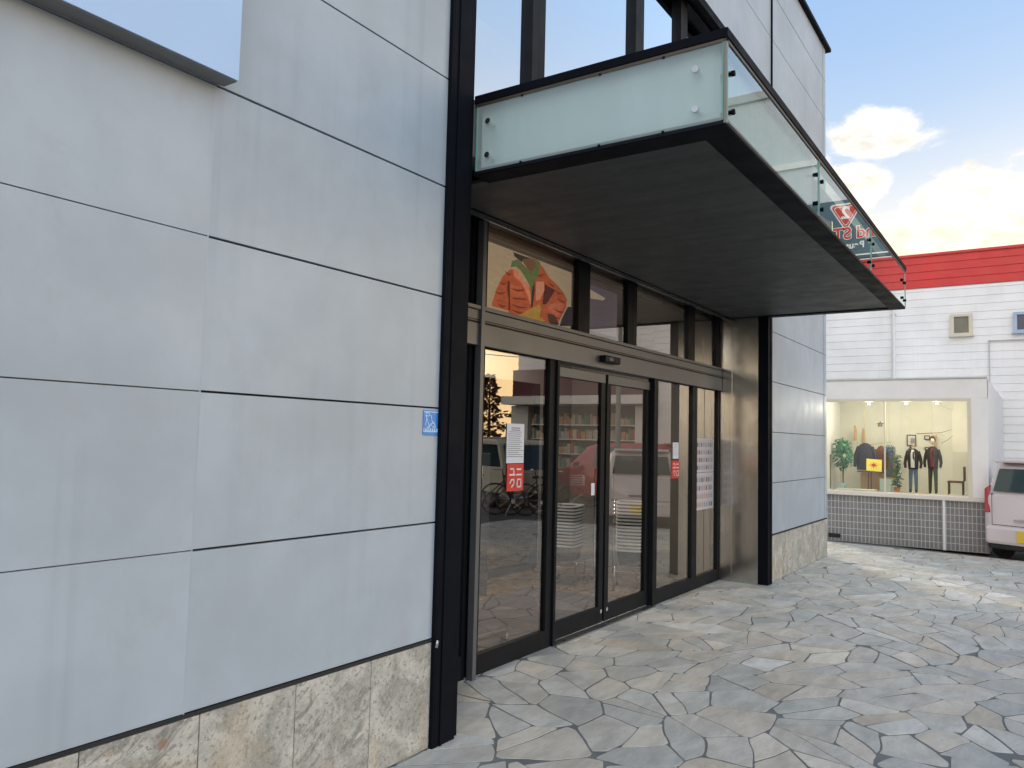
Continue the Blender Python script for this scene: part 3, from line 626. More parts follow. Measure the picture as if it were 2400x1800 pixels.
# basket stacks on wheeled chrome stands
bk=mat('basket_plastic',(.05,.055,.06),.45,0,.1); rimm=mat('basket_rim',(.85,.87,.88),.35,0,.05)
def basket():
    t=thing('shopping_basket',(0,0,0),'grey shopping basket with pale rim','shopping basket','stacked shopping baskets')
    MB().loft([(0,0,0,.155,.11),(0,0,.17,.195,.145),(0,0,.17,.188,.138),(0,0,.006,.148,.103)],20,False,6.).loft([(0,0,.004,.15,.105),(0,0,.006,.15,.105)],20,True,6.).build('tub',bk,t)
    MB().loft([(0,0,.160,.200,.150),(0,0,.178,.202,.152),(0,0,.178,.186,.136),(0,0,.160,.186,.136),(0,0,.160,.200,.150)],20,False,6.).build('rim',rimm,t)
    return t
b0=basket()
def stand(x,y,rz,label,n,first,where):
    t=thing('basket_stand',(0,0,0),label,'basket stand','wheeled basket stands')
    for sy in (-.16,.16): MB().tube([(-.17,sy,.07),(-.17,sy,.22),(-.15,sy,.25),(.15,sy,.25),(.17,sy,.22),(.17,sy,.07)],.010,8).build('frame',chrome,t,smooth=True)
    MB().tube([(-.15,-.16,.2),(-.15,.16,.2)],.008,6).tube([(.15,-.16,.2),(.15,.16,.2)],.008,6).tube([(0,-.16,.25),(0,.16,.25)],.008,6).build('crossbar',chrome,t)
    for sx in (-.17,.17):
        for sy in (-.16,.16): MB().tube([(sx,sy-.012,.035),(sx,sy+.012,.035)],.032,14).build('caster',rubber,t)
    t.location=(x,y,0.005); t.rotation_euler=(0,0,rz)
    for i in range(n):
        lb_='grey basket in the middle of the stack '+where if 0<i<n-1 else ('lowest basket of the stack '+where if i==0 else 'topmost basket of the stack '+where)
        o=first if (i==0 and first is not None) else dup(b0)
        o['label']=lb_; o.location=(x,y,.268+i*.036); o.rotation_euler=(0,0,rz)
for i_,(x,y,rz,wh,n) in enumerate(((4.72,1.10,R(20),'by the right sliding door',15),(4.55,1.80,R(10),'behind the left sliding door',13))):
    stand(x,y,rz,'chrome wheeled basket stand standing on the floor '+wh,n,b0 if i_==0 else None,wh)
cart=thing('wire_rack',(4.75,1.5,0),'tall wire rack with slanted grille behind the basket stacks','rack')
mw=MB()
for i in range(12):
    a=.028*i; mw.tube([(4.50+a*.6,1.36,.98-a),(4.72+a*.6,1.36,1.16-a)],.004,5)
for i in range(12):
    a=.028*i; mw.tube([(4.42+a*.5,1.30,.60+a*0+.0+.3-a),(4.62+a*.5,1.30,.74+.2-a)],.004,5)
mw.build('grille',chrome,cart)
MB().tube([(4.4,1.38,0.0),(4.4,1.38,1.3),(4.85,1.38,1.3),(4.85,1.38,0.0)],.010,8).tube([(4.4,1.38,.55),(4.85,1.38,.55)],.008,8).build('frame',chrome,cart)
tag(MB().tube([(5.60,.75,0),(5.60,.75,.5)],.035,12).build('red_extinguisher',redm),'slim red canister standing inside the far right glass pane','extinguisher')
# ================================================================= NEIGHBOUR BUILDING
NB=thing('neighbour_shop',(17.,-4.,0),'white boarded neighbouring shop with red top band and lit show window','building')
sid=mat('white_siding',(.86,.86,.86),.5,0,.05,1.3,streak=.05); sidr=mat('red_siding',(.62,.028,.028),.42,0,.06,1.5)
def siding(x,y0,y1,z0,z1,pitch,m,name,d=.016):
    m_=MB(); z=z0
    while z<z1-.01:
        zt=min(z+pitch,z1)
        m_.prism([(x-d,y0,z+.012),(x-.004,y0,zt-.002),(x-.004,y0,zt),(x+.01,y0,zt),(x+.01,y0,z),(x-d*.6,y0,z),(x-d,y0,z+.004)],0,(0,y1-y0,0)); z=zt
    return m_.build(name,m,NB)
XS=17.
siding(XS,-5.1,1.95,.0,5.29,.18,sid,'siding_wall'); siding(XS-.01,-9.6,1.95,5.31,6.04,.185,sidr,'red_band',.02)
siding(XS,-9.6,-5.1,3.7,5.29,.18,sid,'siding_wall')
box('wall_core',(XS+.012,XS+9,-9.58,1.94,0,6.0),white,NB); box('coping',(XS-.06,XS+.2,-9.65,1.98,6.045,6.10),redm,NB)
MB().box(XS-.055,XS-.03,-1.72,-1.70,1.,4.02).box(XS-.055,XS-.03,-4.9,-1.70,4.0,4.02).build('seam_trim',mat('trim_grey',(.5,.5,.5),.5,0,.04),NB)
MB().tube([(XS-.07,.20,5.2),(XS-.07,.20,3.2)],.035,10).box(XS-.11,XS-.03,.14,.26,4.72,4.76).box(XS-.12,XS-.03,.13,.27,3.18,3.22).build('downpipe',white,NB)
for (a,b_,z0,z1,fm) in ((-1.40,-.97,4.16,4.64,mat('cream_frame',(.68,.62,.50),.5,0,.04)),(-2.75,-2.17,4.17,4.61,mat('blue_frame',(.40,.50,.66),.5,0,.04))):
    f=MB().box(XS-.10,XS-.02,a,a+.07,z0,z1).box(XS-.10,XS-.02,b_-.07,b_,z0,z1).box(XS-.10,XS-.02,a+.07,b_-.07,z0,z0+.05).box(XS-.10,XS-.02,a+.07,b_-.07,z1-.06,z1).box(XS-.12,XS-.02,a-.03,b_+.03,z0-.03,z0-.002).build('small_window',fm,NB)
    box('pane',(XS-.06,XS-.05,a+.06,b_-.06,z0+.04,z1-.05),mat('dull_pane' if b_>-1.5 else 'dark_pane',(.20,.19,.15) if b_>-1.5 else (.04,.06,.10),.2,0,.2,2.),f)
# bay with the show window
XB=11.2; bw=mat('bay_white',(.84,.81,.79),.5,0,.03)
BY0,BY1=-1.945,.56
MB().box(XB,XB+.03,BY0,-.82,2.425,2.735).box(XB,XB+.03,-.816,.30,2.425,2.735).box(XB,XB+.03,.304,BY1,2.425,2.735).box(XB,XB+.03,BY0,-1.72,.853,2.421).build('bay_panel',bw,NB,.002)
MB().box(XB+.002,XB+.2,BY0+.002,BY1,2.42,2.73).box(XB+.002,XS-.03,BY0+.002,BY0+.08,0.,2.73).box(XB+.2,XS-.03,BY0+.08,BY1,2.60,2.73).box(XB+.2,XS-.03,BY1-.05,BY1,0,2.6).box(XB+.1,XS-.05,BY0+.08,BY1-.05,.0,.80).build('bay_wall',white,NB)
MB().box(XB-.02,XB+.05,BY0-.0,BY1,2.737,2.76).build('bay_cap',mat('trim_grey',(.5,.5,.5),.5),NB)
cr=mat('cream_frame',(.68,.62,.50),.5)
fr=MB().box(XB-.012,XB+.10,-1.72,-1.665,.853,2.42).box(XB-.012,XB+.10,-1.665,BY1,2.375,2.42).box(XB+.01,XB+.06,-.468,-.448,.853,2.375).build('window_frame',cr,NB)
MB().quad((XB+.045,BY1,.85),(XB+.045,-1.665,.85),(XB+.045,-1.665,2.376),(XB+.045,BY1,2.376)).build('show_window_pane',shopg,NB,recalc=False)
MB().box(XB-.07,XB+.3,BY0-.02,BY1,.79,.852).build('ledge',mat('ledge_cream',(.74,.68,.62),.5,0,.05),NB,.004)
ivm=mat('display_wall',(.66,.65,.56),.7,0,.03)
MB().box(XB+1.35,XB+1.4,-1.70,BY1-.05,.8,2.6).box(XB+.1,XB+1.4,-1.72,-1.70,.8,2.6).box(XB+.2,XB+1.35,-1.70,BY1-.05,2.44,2.47).build('display_wall',ivm,NB)
def tilemat():
    m=bpy.data.materials.new('grey_tile'); m.use_nodes=True; t=m.node_tree; q=G(t); p=t.nodes['Principled BSDF']
    oc=q.n('ShaderNodeTexCoord').outputs['Object']; s_=q.n('ShaderNodeSeparateXYZ'); q.put(s_.inputs[0],oc)
    cb=q.n('ShaderNodeCombineXYZ'); q.put(cb.inputs[0],s_.outputs[1]); q.put(cb.inputs[1],s_.outputs[2])
    br=q.n('ShaderNodeTexBrick',offset=0.,squash=1.); q.put(br.inputs['Vector'],cb.outputs[0])
    for k,v in (('Scale',1.),('Mortar Size',.0045),('Brick Width',.060),('Row Height',.112),('Mortar Smooth',.1),('Bias',0.)): br.inputs[k].default_value=v
    br.inputs['Color1'].default_value=(.18,.172,.172,1); br.inputs['Color2'].default_value=(.225,.215,.215,1); br.inputs['Mortar'].default_value=(.52,.52,.52,1)
    q.put(p.inputs['Base Color'],br.outputs[0]); p.inputs['Roughness'].default_value=.35
    return m
MB().box(XB,XB+.06,BY0,BY1,0,.788).build('tile_base',tilemat(),NB)
box('floor_vent',(XB-.006,XB-.001,.24,.44,.05,.12),rubber,NB)
MB().tube([(XB-.04,-1.325,.0),(XB-.04,-1.325,.79)],.022,10).build('white_pipe',white,NB)
# shop front further along (seen mirrored in the doors)
MB().box(XS-.9,XS+.0,-9.6,-5.0,2.62,2.86).build('shop_cornice',white,NB); box('maroon_band',(XS-.3,XS+.01,-9.6,-5.1,2.87,3.69),mat('maroon',(.10,.02,.03),.5,0,.05),NB)
box('column',(XS-.35,XS,-5.45,-5.1,0,2.6),white,NB); box('column',(XS-.35,XS,-9.6,-9.0,0,2.6),white,NB)
box('shop_shade_sheet',(XS-.02,XS+.011,-9.0,-5.45,0,2.6),mat('shop_shade_dark',(.07,.07,.075),.7,0,.2),NB)  # dark sheet put in for the shade inside the shop
sh=MB(); 
for k in range(5): sh.box(XS-.25,XS-.02,-8.95,-5.5,.35+.42*k,.38+.42*k)
sh.build('shelf',white,NB)
gcols=[(.5,.32,.16),(.10,.25,.18),(.45,.42,.36),(.42,.07,.05),(.08,.16,.25),(.55,.5,.35)]
gb=[MB() for _ in gcols]
for k in range(5):
    y=-8.9
    while y<-5.6:
        wd=random.uniform(.06,.16); gb[random.choice([0,0,1,2,2,3,4,5])].box(XS-.24,XS-.08,y,y+wd*.85,.381+.42*k,.381+.42*k+random.uniform(.15,.33)); y+=wd
for c,m_ in zip(gcols,gb): m_.build('shelf_goods',mat('goods_%d'%gcols.index(c),c,.6,0,.1),NB)['kind']='stuff'
# rooftop sign board with the shop lettering
SX=16.9
RS=thing('rooftop_sign',(SX,-4.2,6.05),'dark teal rooftop board with red and white triangle emblem and lettering on the neighbouring shop','sign')
MB().box(SX,SX+.12,-5.9,-2.75,6.14,7.62).build('board',mat('sign_teal',(.05,.12,.16),.4,0,.05),RS,.01)
MB().box(SX-.03,SX,-5.9,-2.75,6.20,6.235).build('stripe',white,RS)
MB().box(SX+.03,SX+.09,-5.6,-5.5,6.05,6.15).box(SX+.03,SX+.09,-3.1,-3.0,6.05,6.15).build('sign_leg',alu,RS)
def rtri(cy,cz,s_,x):
    P=[];cs=[(cy+.30*s_,cz+.22*s_),(cy-.30*s_,cz+.22*s_),(cy,cz-.30*s_)]
    for i,(a,b_) in enumerate(cs):
        a0={0:(-20,95),1:(85,200),2:(205,335)}[i]
        for k in range(6):
            t=R(a0[0]+(a0[1]-a0[0])*k/5); P.append((x,a+.07*s_*math.cos(t),b_+.07*s_*math.sin(t)))
    return P
for s_,x,m_,n in ((.98,SX-.012,white,'emblem_outline'),(.84,SX-.018,redm,'emblem_field'),(.72,SX-.022,white,'emblem_outline'),(.66,SX-.027,redm,'emblem_field')): MB().prism(rtri(-4.15,7.24,s_,x),0,(.004,0,0)).build(n,m_,RS)
text('emblem_numeral','2',.42,white,(SX-.034,-4.15,7.27),(0,-1,0),RS,.004,.012)
text('lettering','2nd STREET',.40,white,(SX-.016,-4.32,6.76),(0,-1,0),RS,.004,.026); text('lettering','2nd STREET',.40,redm,(SX-.024,-4.32,6.76),(0,-1,0),RS,.004,.006)
text('lettering','Reuse',.22,white,(SX-.016,-4.0,6.46),(0,-1,0),RS,.004,.008)
# ---- display items in the show window
FL=.853
def ellleaf(m_,c,r,n,size,rnd,col=None):
    for i in range(n):
        while 1:
            p=Vector((rnd.uniform(-1,1),rnd.uniform(-1,1),rnd.uniform(-1,1)))
            if .25<p.length<1: break
        p=Vector(c)+Vector((p.x*r[0],p.y*r[1],p.z*r[2])); a=Vector((rnd.uniform(-1,1),rnd.uniform(-1,1),rnd.uniform(-.8,.4))).normalized(); b_=a.orthogonal().normalized(); s_=size*rnd.uniform(.6,1.2)
        m_.bm.faces.new([m_.bm.verts.new(q) for q in (p,p+a*s_*.5+b_*s_*.28,p+a*s_,p+a*s_*.5-b_*s_*.28)])
rnd=random.Random(4)
leafA=mat('leaf_green',(.03,.20,.09),.4,0,.4,20); leafB=mat('leaf_dark_green',(.015,.09,.03),.5,0,.4,20)
fi=thing('potted_ficus',(11.85,.32,FL),'bushy bright green potted tree at the left of the show window','plant')
m_=MB(); ellleaf(m_,(11.85,.32,1.45),(.16,.175,.28),430,.07,rnd); ellleaf(m_,(11.85,.34,1.62),(.12,.13,.14),150,.07,rnd); m_.build('leaves',leafA,fi,recalc=False)
MB().tube([(11.85,.32,.9),(11.86,.325,1.1),(11.85,.31,1.3)],.011,6).tube([(11.85,.31,1.25),(11.83,.37,1.45)],.007,5).tube([(11.85,.31,1.25),(11.87,.25,1.5)],.007,5).build('trunk',mat('bark',(.08,.05,.03),.8,0,.2),fi)
MB().loft([(11.85,.32,FL,.05,.05),(11.85,.32,.96,.07,.07),(11.85,.32,.96,.06,.06),(11.85,.32,.93,.055,.055)],16,False).build('pot',mat('pot_pale_blue',(.45,.60,.62),.4,0,.05),fi,smooth=True)
pc=thing('climbing_plant',(11.75,-.57,FL),'narrow dark green climbing plant in a terracotta pot','plant')
m_=MB()
for k in range(9): ellleaf(m_,(11.75,-.57+.02*math.sin(k*2),.97+.06*k),(.06,.075-.004*k,.04),34,.05,rnd)
m_.build('leaves',leafB,pc,recalc=False); MB().loft([(11.75,-.57,FL,.04,.04),(11.75,-.57,.93,.055,.055),(11.75,-.57,.925,.045,.045)],14).build('pot',mat('terracotta',(.42,.13,.06),.7,0,.05),pc,smooth=True)
MB().tube([(11.75,-.57,.9),(11.75,-.57,1.42)],.006,5).build('stake',rubber,pc)
navy=mat('cloth_navy',(.018,.018,.035),.9,0,.2,20); brn=mat('cloth_brown',(.13,.05,.02),.8,0,.2,20); drk=mat('cloth_charcoal',(.03,.024,.028),.9,0,.2,20); red2=mat('cloth_maroon',(.16,.04,.035),.9,0,.15); jeans=mat('cloth_denim',(.10,.16,.25),.9,0,.2,30); wht=mat('cloth_white',(.6,.6,.6),.9,0,.1); skin=mat('mannequin_skin',(.60,.52,.44),.5,0,.05); wood=mat('wood_light',(.42,.25,.10),.5,0,.15,6,stretch=(1,1,.2)); dwood=mat('wood_dark',(.07,.045,.03),.5,0,.2)
def hung(name,x,y,top,m_,label,h=.48,wd=.15):
    t=thing(name,(x,y,top-h),label,'jacket')
    MB().loft([(x,y,top-h,.05,wd*.95),(x,y,top-h*.5,.06,wd*.9),(x,y,top-.08,.055,wd*.85),(x,y,top-.03,.04,wd*.55),(x,y,top,.025,wd*.2)],16).build('body',m_,t,smooth=True)
    for s_ in (-1,1): MB().tube([(x,y+s_*wd*.7,top-.07),(x-.01,y+s_*wd*1.05,top-h*.45),(x-.02,y+s_*wd*1.12,top-h*.9)],[.035,.032,.026],8).build('sleeve',m_,t,smooth=True)
    MB().tube([(x,y,top-.01),(x,y,top+.05),(x,y-.02,top+.07)],.004,6).build('hanger',alu,t)
    return t
hung('hanging_jacket',11.95,-.03,1.68,navy,'black hooded jacket hanging on the rail left of the centre mullion')
hung('hanging_jacket',12.1,-.27,1.64,brn,'brown jacket hanging behind the small yellow picture',.42,.10)
def mannequin(x,y,h0,h1,label,jk,inner,leg,hat,flip=1):
    t=thing('mannequin',(x,y,h0),label,'mannequin'); H=h1-h0; z=lambda k:h0+H*k
    MB().loft([(x,y,z(.87),.022,.022),(x,y,z(.89),.036,.032),(x,y,z(.935),.045,.038),(x,y,z(.975),.040,.034),(x,y,z(1.),.015,.014)],12).build('head',skin,t,smooth=True)
    MB().tube([(x,y,z(.80)),(x,y,z(.89))],[.024,.02],10).build('neck',skin,t)
    if hat=='hat': MB().loft([(x,y,z(.96),.058,.055),(x,y,z(.968),.058,.055),(x,y,z(.97),.042,.038),(x,y,z(1.03),.036,.033)],14).build('hat',mat('hat_grey',(.22,.22,.22),.9,0,.1),t,smooth=True)
    else: MB().loft([(x+.01,y,z(.92),.045,.046),(x+.008,y,z(.98),.046,.046),(x+.004,y,z(1.02),.025,.025)],12).build('hair',mat('hair_brown',(.08,.04,.03),.9,0,.2),t,smooth=True)
    MB().loft([(x,y,z(.44),.055,.078),(x,y,z(.52),.058,.082),(x,y,z(.66),.062,.092),(x,y,z(.76),.055,.095),(x,y,z(.81),.04,.065),(x,y,z(.835),.03,.032)],18,pw=2.4).build('jacket',jk,t,smooth=True)
    MB().prism([(x-.064,y-.028,z(.47)),(x-.064,y+.028,z(.47)),(x-.067,y+.03,z(.72)),(x-.046,y+.018,z(.81)),(x-.046,y-.018,z(.81)),(x-.067,y-.03,z(.72))],0,(.008,0,0)).build('shirt',inner,t)
    for s_ in (-1,1):
        MB().tube([(x,y+s_*.078,z(.78)),(x+.004,y+s_*.112,z(.65)),(x-.012,y+s_*.125,z(.55)),(x-.030,y+s_*.115,z(.46))],[.030,.028,.025,.020],10).build('sleeve',jk,t,smooth=True)
        MB().tube([(x-.030,y+s_*.115,z(.465)),(x-.036,y+s_*.112,z(.42))],[.012,.009],8).build('hand',skin,t)
        MB().tube([(x,y+s_*.035,z(.46)),(x,y+s_*.042,z(.25)),(x,y+s_*.045,z(.03))],[.038,.030,.024],10).build('trouser_leg',leg,t,smooth=True)
        MB().loft([(x-.02,y+s_*.046,h0,.045,.020),(x-.018,y+s_*.046,h0+.02,.042,.018),(x,y+s_*.046,h0+.04,.018,.016)],10).build('shoe',rubber,t)
mannequin(11.9,-.80,FL,1.75,'mannequin in grey hat, open charcoal jacket and jeans in the show window',drk,wht,jeans,'hat')
mannequin(11.9,-1.10,FL,1.80,'hatless mannequin in dark jacket over maroon shirt and black trousers',drk,red2,mat('cloth_olive',(.045,.045,.035),.9,0,.1),'hair')
se=thing('wooden_chair',(11.8,-1.45,FL),'dark brown wooden chair at the right end of the show window','chair')
MB().box(11.7,11.92,-1.56,-1.33,1.05,1.08).build('seat',brn,se,.005); MB().box(11.7,11.92,-1.585,-1.56,1.08,1.32).build('backrest',dwood,se,.005)
for a in (11.715,11.905):
    for b_ in (-1.55,-1.345): MB().tube([(a,b_,FL),(a,b_,1.05)],.011,6).build('leg',dwood,se)
bt=thing('tall_boots',(11.85,.545,FL),'rolled dark olive cloth standing at the left edge of the show window','cloth roll')
MB().tube([(11.7,.52,FL),(11.7,.52,1.44)],[.028,.03],10).build('roll',mat('olive_cloth',(.12,.12,.05),.9,0,.3,20),bt); MB().tube([(11.7,.52,1.43),(11.7,.52,1.46)],.032,10).build('cuff',dwood,bt)
ea=thing('yellow_picture',(11.72,-.20,1.19),'yellow picture with a red star shaped figure standing on the dark table','picture')
MB().prism([(11.72,-.085,1.20),(11.72,-.33,1.185),(11.74,-.33,1.39),(11.74,-.085,1.405)],0,(.01,0,0)).build('canvas',mat('yellow_canvas',(.78,.62,.08),.5,0,.1,10,emit=(.8,.6,.1),es=.15),ea)  # canvas material also gives off a faint glow of its own
pts=[]
for i in range(16):
    a=i*PI/8; rr=(.075,.025,.06,.02)[i%4]; pts.append((11.712+.0,-.205+rr*1.2*math.cos(a),1.295+rr*.8*math.sin(a)))
MB().prism(pts,0,(.004,0,0)).build('red_figure',redm,ea)
tb=thing('display_table',(11.85,-.12,FL),'small dark table in front of the hanging black jacket','table')
MB().box(11.72,12.0,-.40,.07,1.165,1.19).build('tabletop',dwood,tb,.004)
for b_ in (-.11,-.155): MB().box(11.76,11.78,b_-.008,b_+.008,FL,1.165).build('leg',mat('leg_maroon',(.08,.02,.02),.5,0,.1),tb)
tag(box('wooden_chest',(11.95,12.2,-.29,.05,FL,1.15),wood,None,.004),'plain light wood chest behind the legs of the display table','chest')
tag(box('folded_panel',(11.7,11.73,-.47,-.30,FL,1.07),mat('pale_teal_panel',(.38,.48,.46),.6,0,.08,3.),None,.002),'pale grey green panel leaning beside the centre mullion','panel')
tag(box('green_cloth',(11.45,11.75,-.25,.36,FL,.875),mat('display_cloth',(.62,.64,.55),.8,0,.1),None,.003),'low pale display plinth along the bottom of the show window','plinth')
def pframe(x,y,z,a,b_,rot,label):
    t=thing('picture_frame',(0,0,0),label,'picture frame','small picture frames on the show window wall')
    w_=.014
    MB().box(-.006,.006,-a/2,a/2,-b_/2,-b_/2+w_).box(-.006,.006,-a/2,a/2,b_/2-w_,b_/2).box(-.006,.006,-a/2,-a/2+w_,-b_/2+w_,b_/2-w_).box(-.006,.006,a/2-w_,a/2,-b_/2+w_,b_/2-w_).build('frame',dwood,t)
    box('mount',(.0,.004,-a/2+w_,a/2-w_,-b_/2+w_,b_/2-w_),wht,t)
    if a>.12: MB().prism([(-.002,-.004,-.03),(-.002,.022,-.045),(-.002,-.022,-.045),(-.002,-.006,.04),(-.002,.004,.04)],0,(.001,0,0)).build('print',drk,t)
    t.location=(x,y,z); t.rotation_euler=(rot,0,0)
xw=XB+1.33
pframe(xw,-.70,1.745,.15,.20,0,'upright framed sketch in black frame, largest frame on the show window wall')
pframe(xw,-.685,1.56,.10,.10,R(45),'small square frame hung diamond wise below the large sketch')
pframe(xw,-.95,1.80,.09,.075,0,'small landscape frame above the hat of the mannequin')
pframe(xw,-.95,1.60,.08,.06,0,'small landscape frame beside the shoulder of the hatted mannequin')
so_=MB(); P=[]
for i in range(5): a=PI/2+i*4*PI/5; P.append((xw-.01,-.19+.055*math.cos(a),2.03+.055*math.sin(a)))
for i in range(5): so_.tube([P[i],P[(i+1)%5]],.004,5)
tag(so_.build('star_ornament',dwood),'thin wire star ornament on the wall above the jackets','ornament')
br_=MB().tube([(12.2,-.82,1.86),(12.2,-1.0,1.87),(12.2,-1.2,1.885),(12.2,-1.36,1.94)],[.008,.007,.006,.003],6).tube([(12.2,-1.1,1.86),(12.2,-1.25,1.84)],.003,5).tube([(12.2,-1.2,1.70),(12.2,-1.3,1.76),(12.2,-1.38,1.84)],[.006,.005,.003],5)
tag(br_.build('hanging_branch',mat('twig',(.24,.16,.10),.8,0,.2)),'bare crooked branch hung above the mannequins','branch')
tag(MB().tube([(12.1,.12,1.62),(12.1,-.43,1.70)],.006,6).tube([(12.1,.12,1.62),(12.1,.13,1.70)],.004,6).tube([(12.1,.0,1.64),(12.1,.0,2.43)],.003,5).tube([(12.1,-.40,1.70),(12.1,-.40,2.43)],.003,5).build('clothes_rail',mat('brass',(.5,.38,.15),.4,.7,.05)),'thin brass clothes rail hung on wires behind the jackets','clothes rail')
fb=thing('framed_board',(12.15,-.36,FL),'gold framed board standing behind the yellow picture','picture')
MB().box(12.28,12.30,-.47,-.24,1.05,1.62).build('panel',mat('green_grey',(.12,.15,.13),.6,0,.1),fb); MB().box(12.26,12.278,-.47,-.44,1.05,1.62).box(12.26,12.278,-.44,-.24,1.05,1.08).build('frame',mat('brass',(.5,.38,.15)),fb)
wd_=MB(); ellleaf(wd_,(12.0,-.42,1.55),(.05,.09,.12),120,.05,rnd); tag(wd_.build('blue_foliage',mat('leaf_blue',(.06,.16,.25),.5,0,.3,20),recalc=False),'loose blue green foliage spray hanging beside the centre mullion','foliage')
tag(MB().loft([(12.3,.20,1.72,.02,.035),(12.3,.19,1.9,.02,.03),(12.3,.2,2.0,.01,.02)],8).loft([(12.3,.06,1.64,.02,.03),(12.3,.06,1.85,.02,.03),(12.3,.06,1.95,.01,.015)],8).build('dried_bouquet',mat('straw',(.50,.34,.18),.9,0,.2)),'pair of dried straw bundles hung behind the black jacket','dried flowers')
tag(MB().box(12.5,12.54,-1.10,-1.03,1.50,1.85).build('tan_scarf',mat('tan_cloth',(.50,.36,.22),.9,0,.1)),'narrow tan cloth strip hanging between the two mannequins','cloth')
for y,wh in ((-.16,'leftmost of the three, above the jackets'),(-.74,'middle of the three, above the hatted mannequin'),(-1.20,'rightmost of the three, above the hatless mannequin')):
    t=thing('spot_lamp',(11.6,y,2.36),'lit spot lamp under the show window ceiling, '+wh,'lamp','lit spot lamps in the show window')
    MB().tube([(11.6,y,2.44),(11.6,y,2.36)],.022,10).build('housing',white,t); MB().tube([(11.6,y,2.359),(11.6,y,2.352)],.020,10).build('bulb',lampm,t)
    l=bpy.data.lights.new('spot_lamp_light','POINT'); lo=bpy.data.objects.new('spot_lamp_light',l); C.objects.link(lo); l.energy=5.; l.color=(1.,.92,.76); l.shadow_soft_size=.05; lo.location=(11.6,y,2.31)
# ================================================================= CARS
def car(name,label,L,W,H,paint,prof,belt,kind,group=None,yellow=True):
    """car along +x (front at +L/2). prof: list of (x,zbelt,zroof,halfw_belt,halfw_roof)"""
    t=thing(name,(0,0,0),label,'car' if kind!='truck' else 'truck',group)
    def ring(bm,x,pts): return [bm.verts.new((x,y,z)) for y,z in pts]
    bm=bmesh.new(); rs=[]
    for x,zb,zt,hb,hr in prof:
        lo_=.24 if abs(x)<L/2-.05 else .30; hb2=hb
        half=[(hb2*.80,lo_),(hb2*.97,lo_+.06),(hb2,lo_+.22),(hb2*.995,(zb+lo_)/2+.12),(hb2*.965,zb-.03),(hb2*.94,zb)]
        if zt>zb+.08: half+=[(hr+(hb2*.92-hr)*.45,zb+(zt-zb)*.55),(hr,zt-.07),(hr*.90,zt-.015),(hr*.5,zt)]
        else: half+=[(hb2*.88,zb+.01),(hb2*.75,zb+.022),(hb2*.55,zb+.028),(hb2*.3,zb+.03)]
        pts=half+[(-y,z) for y,z in half[::-1]]; rs.append(ring(bm,x,pts))
    n=len(rs[0])
    for i in range(len(rs)-1):
        for k in range(n): bm.faces.new((rs[i][k],rs[i][(k+1)%n],rs[i+1][(k+1)%n],rs[i+1][k]))
    bm.faces.new(rs[0][::-1]); bm.faces.new(rs[-1])
    m_=MB(); m_.bm.free(); m_.bm=bm; m_.build('body',paint,t,.02,True)
    return t
tail=mat('tail_lamp_red',(.42,.02,.03),.15,0,.05,coat=.6); cgl=mat('car_glass',(.012,.035,.038),.06,0,.1,spec=.8); tyre=mat('tyre',(.02,.02,.02),.8,0,.1); platey=mat('plate_yellow',(.72,.52,.06),.4,0,.03)
def wheels(t,xs,W,r):
    for x in xs:
        for s_ in (-1,1):
            w_=MB().tube([(x,s_*(W/2-.16),r),(x,s_*(W/2-.15),r),(x,s_*(W/2-.03),r),(x,s_*(W/2-.015),r)],[r*.93,r,r,r*.93],24).build('wheel',tyre,t,smooth=True)
            MB().tube([(x,s_*(W/2-.017),r),(x,s_*(W/2-.008),r)],r*.6,20).build('rim',alu,w_)
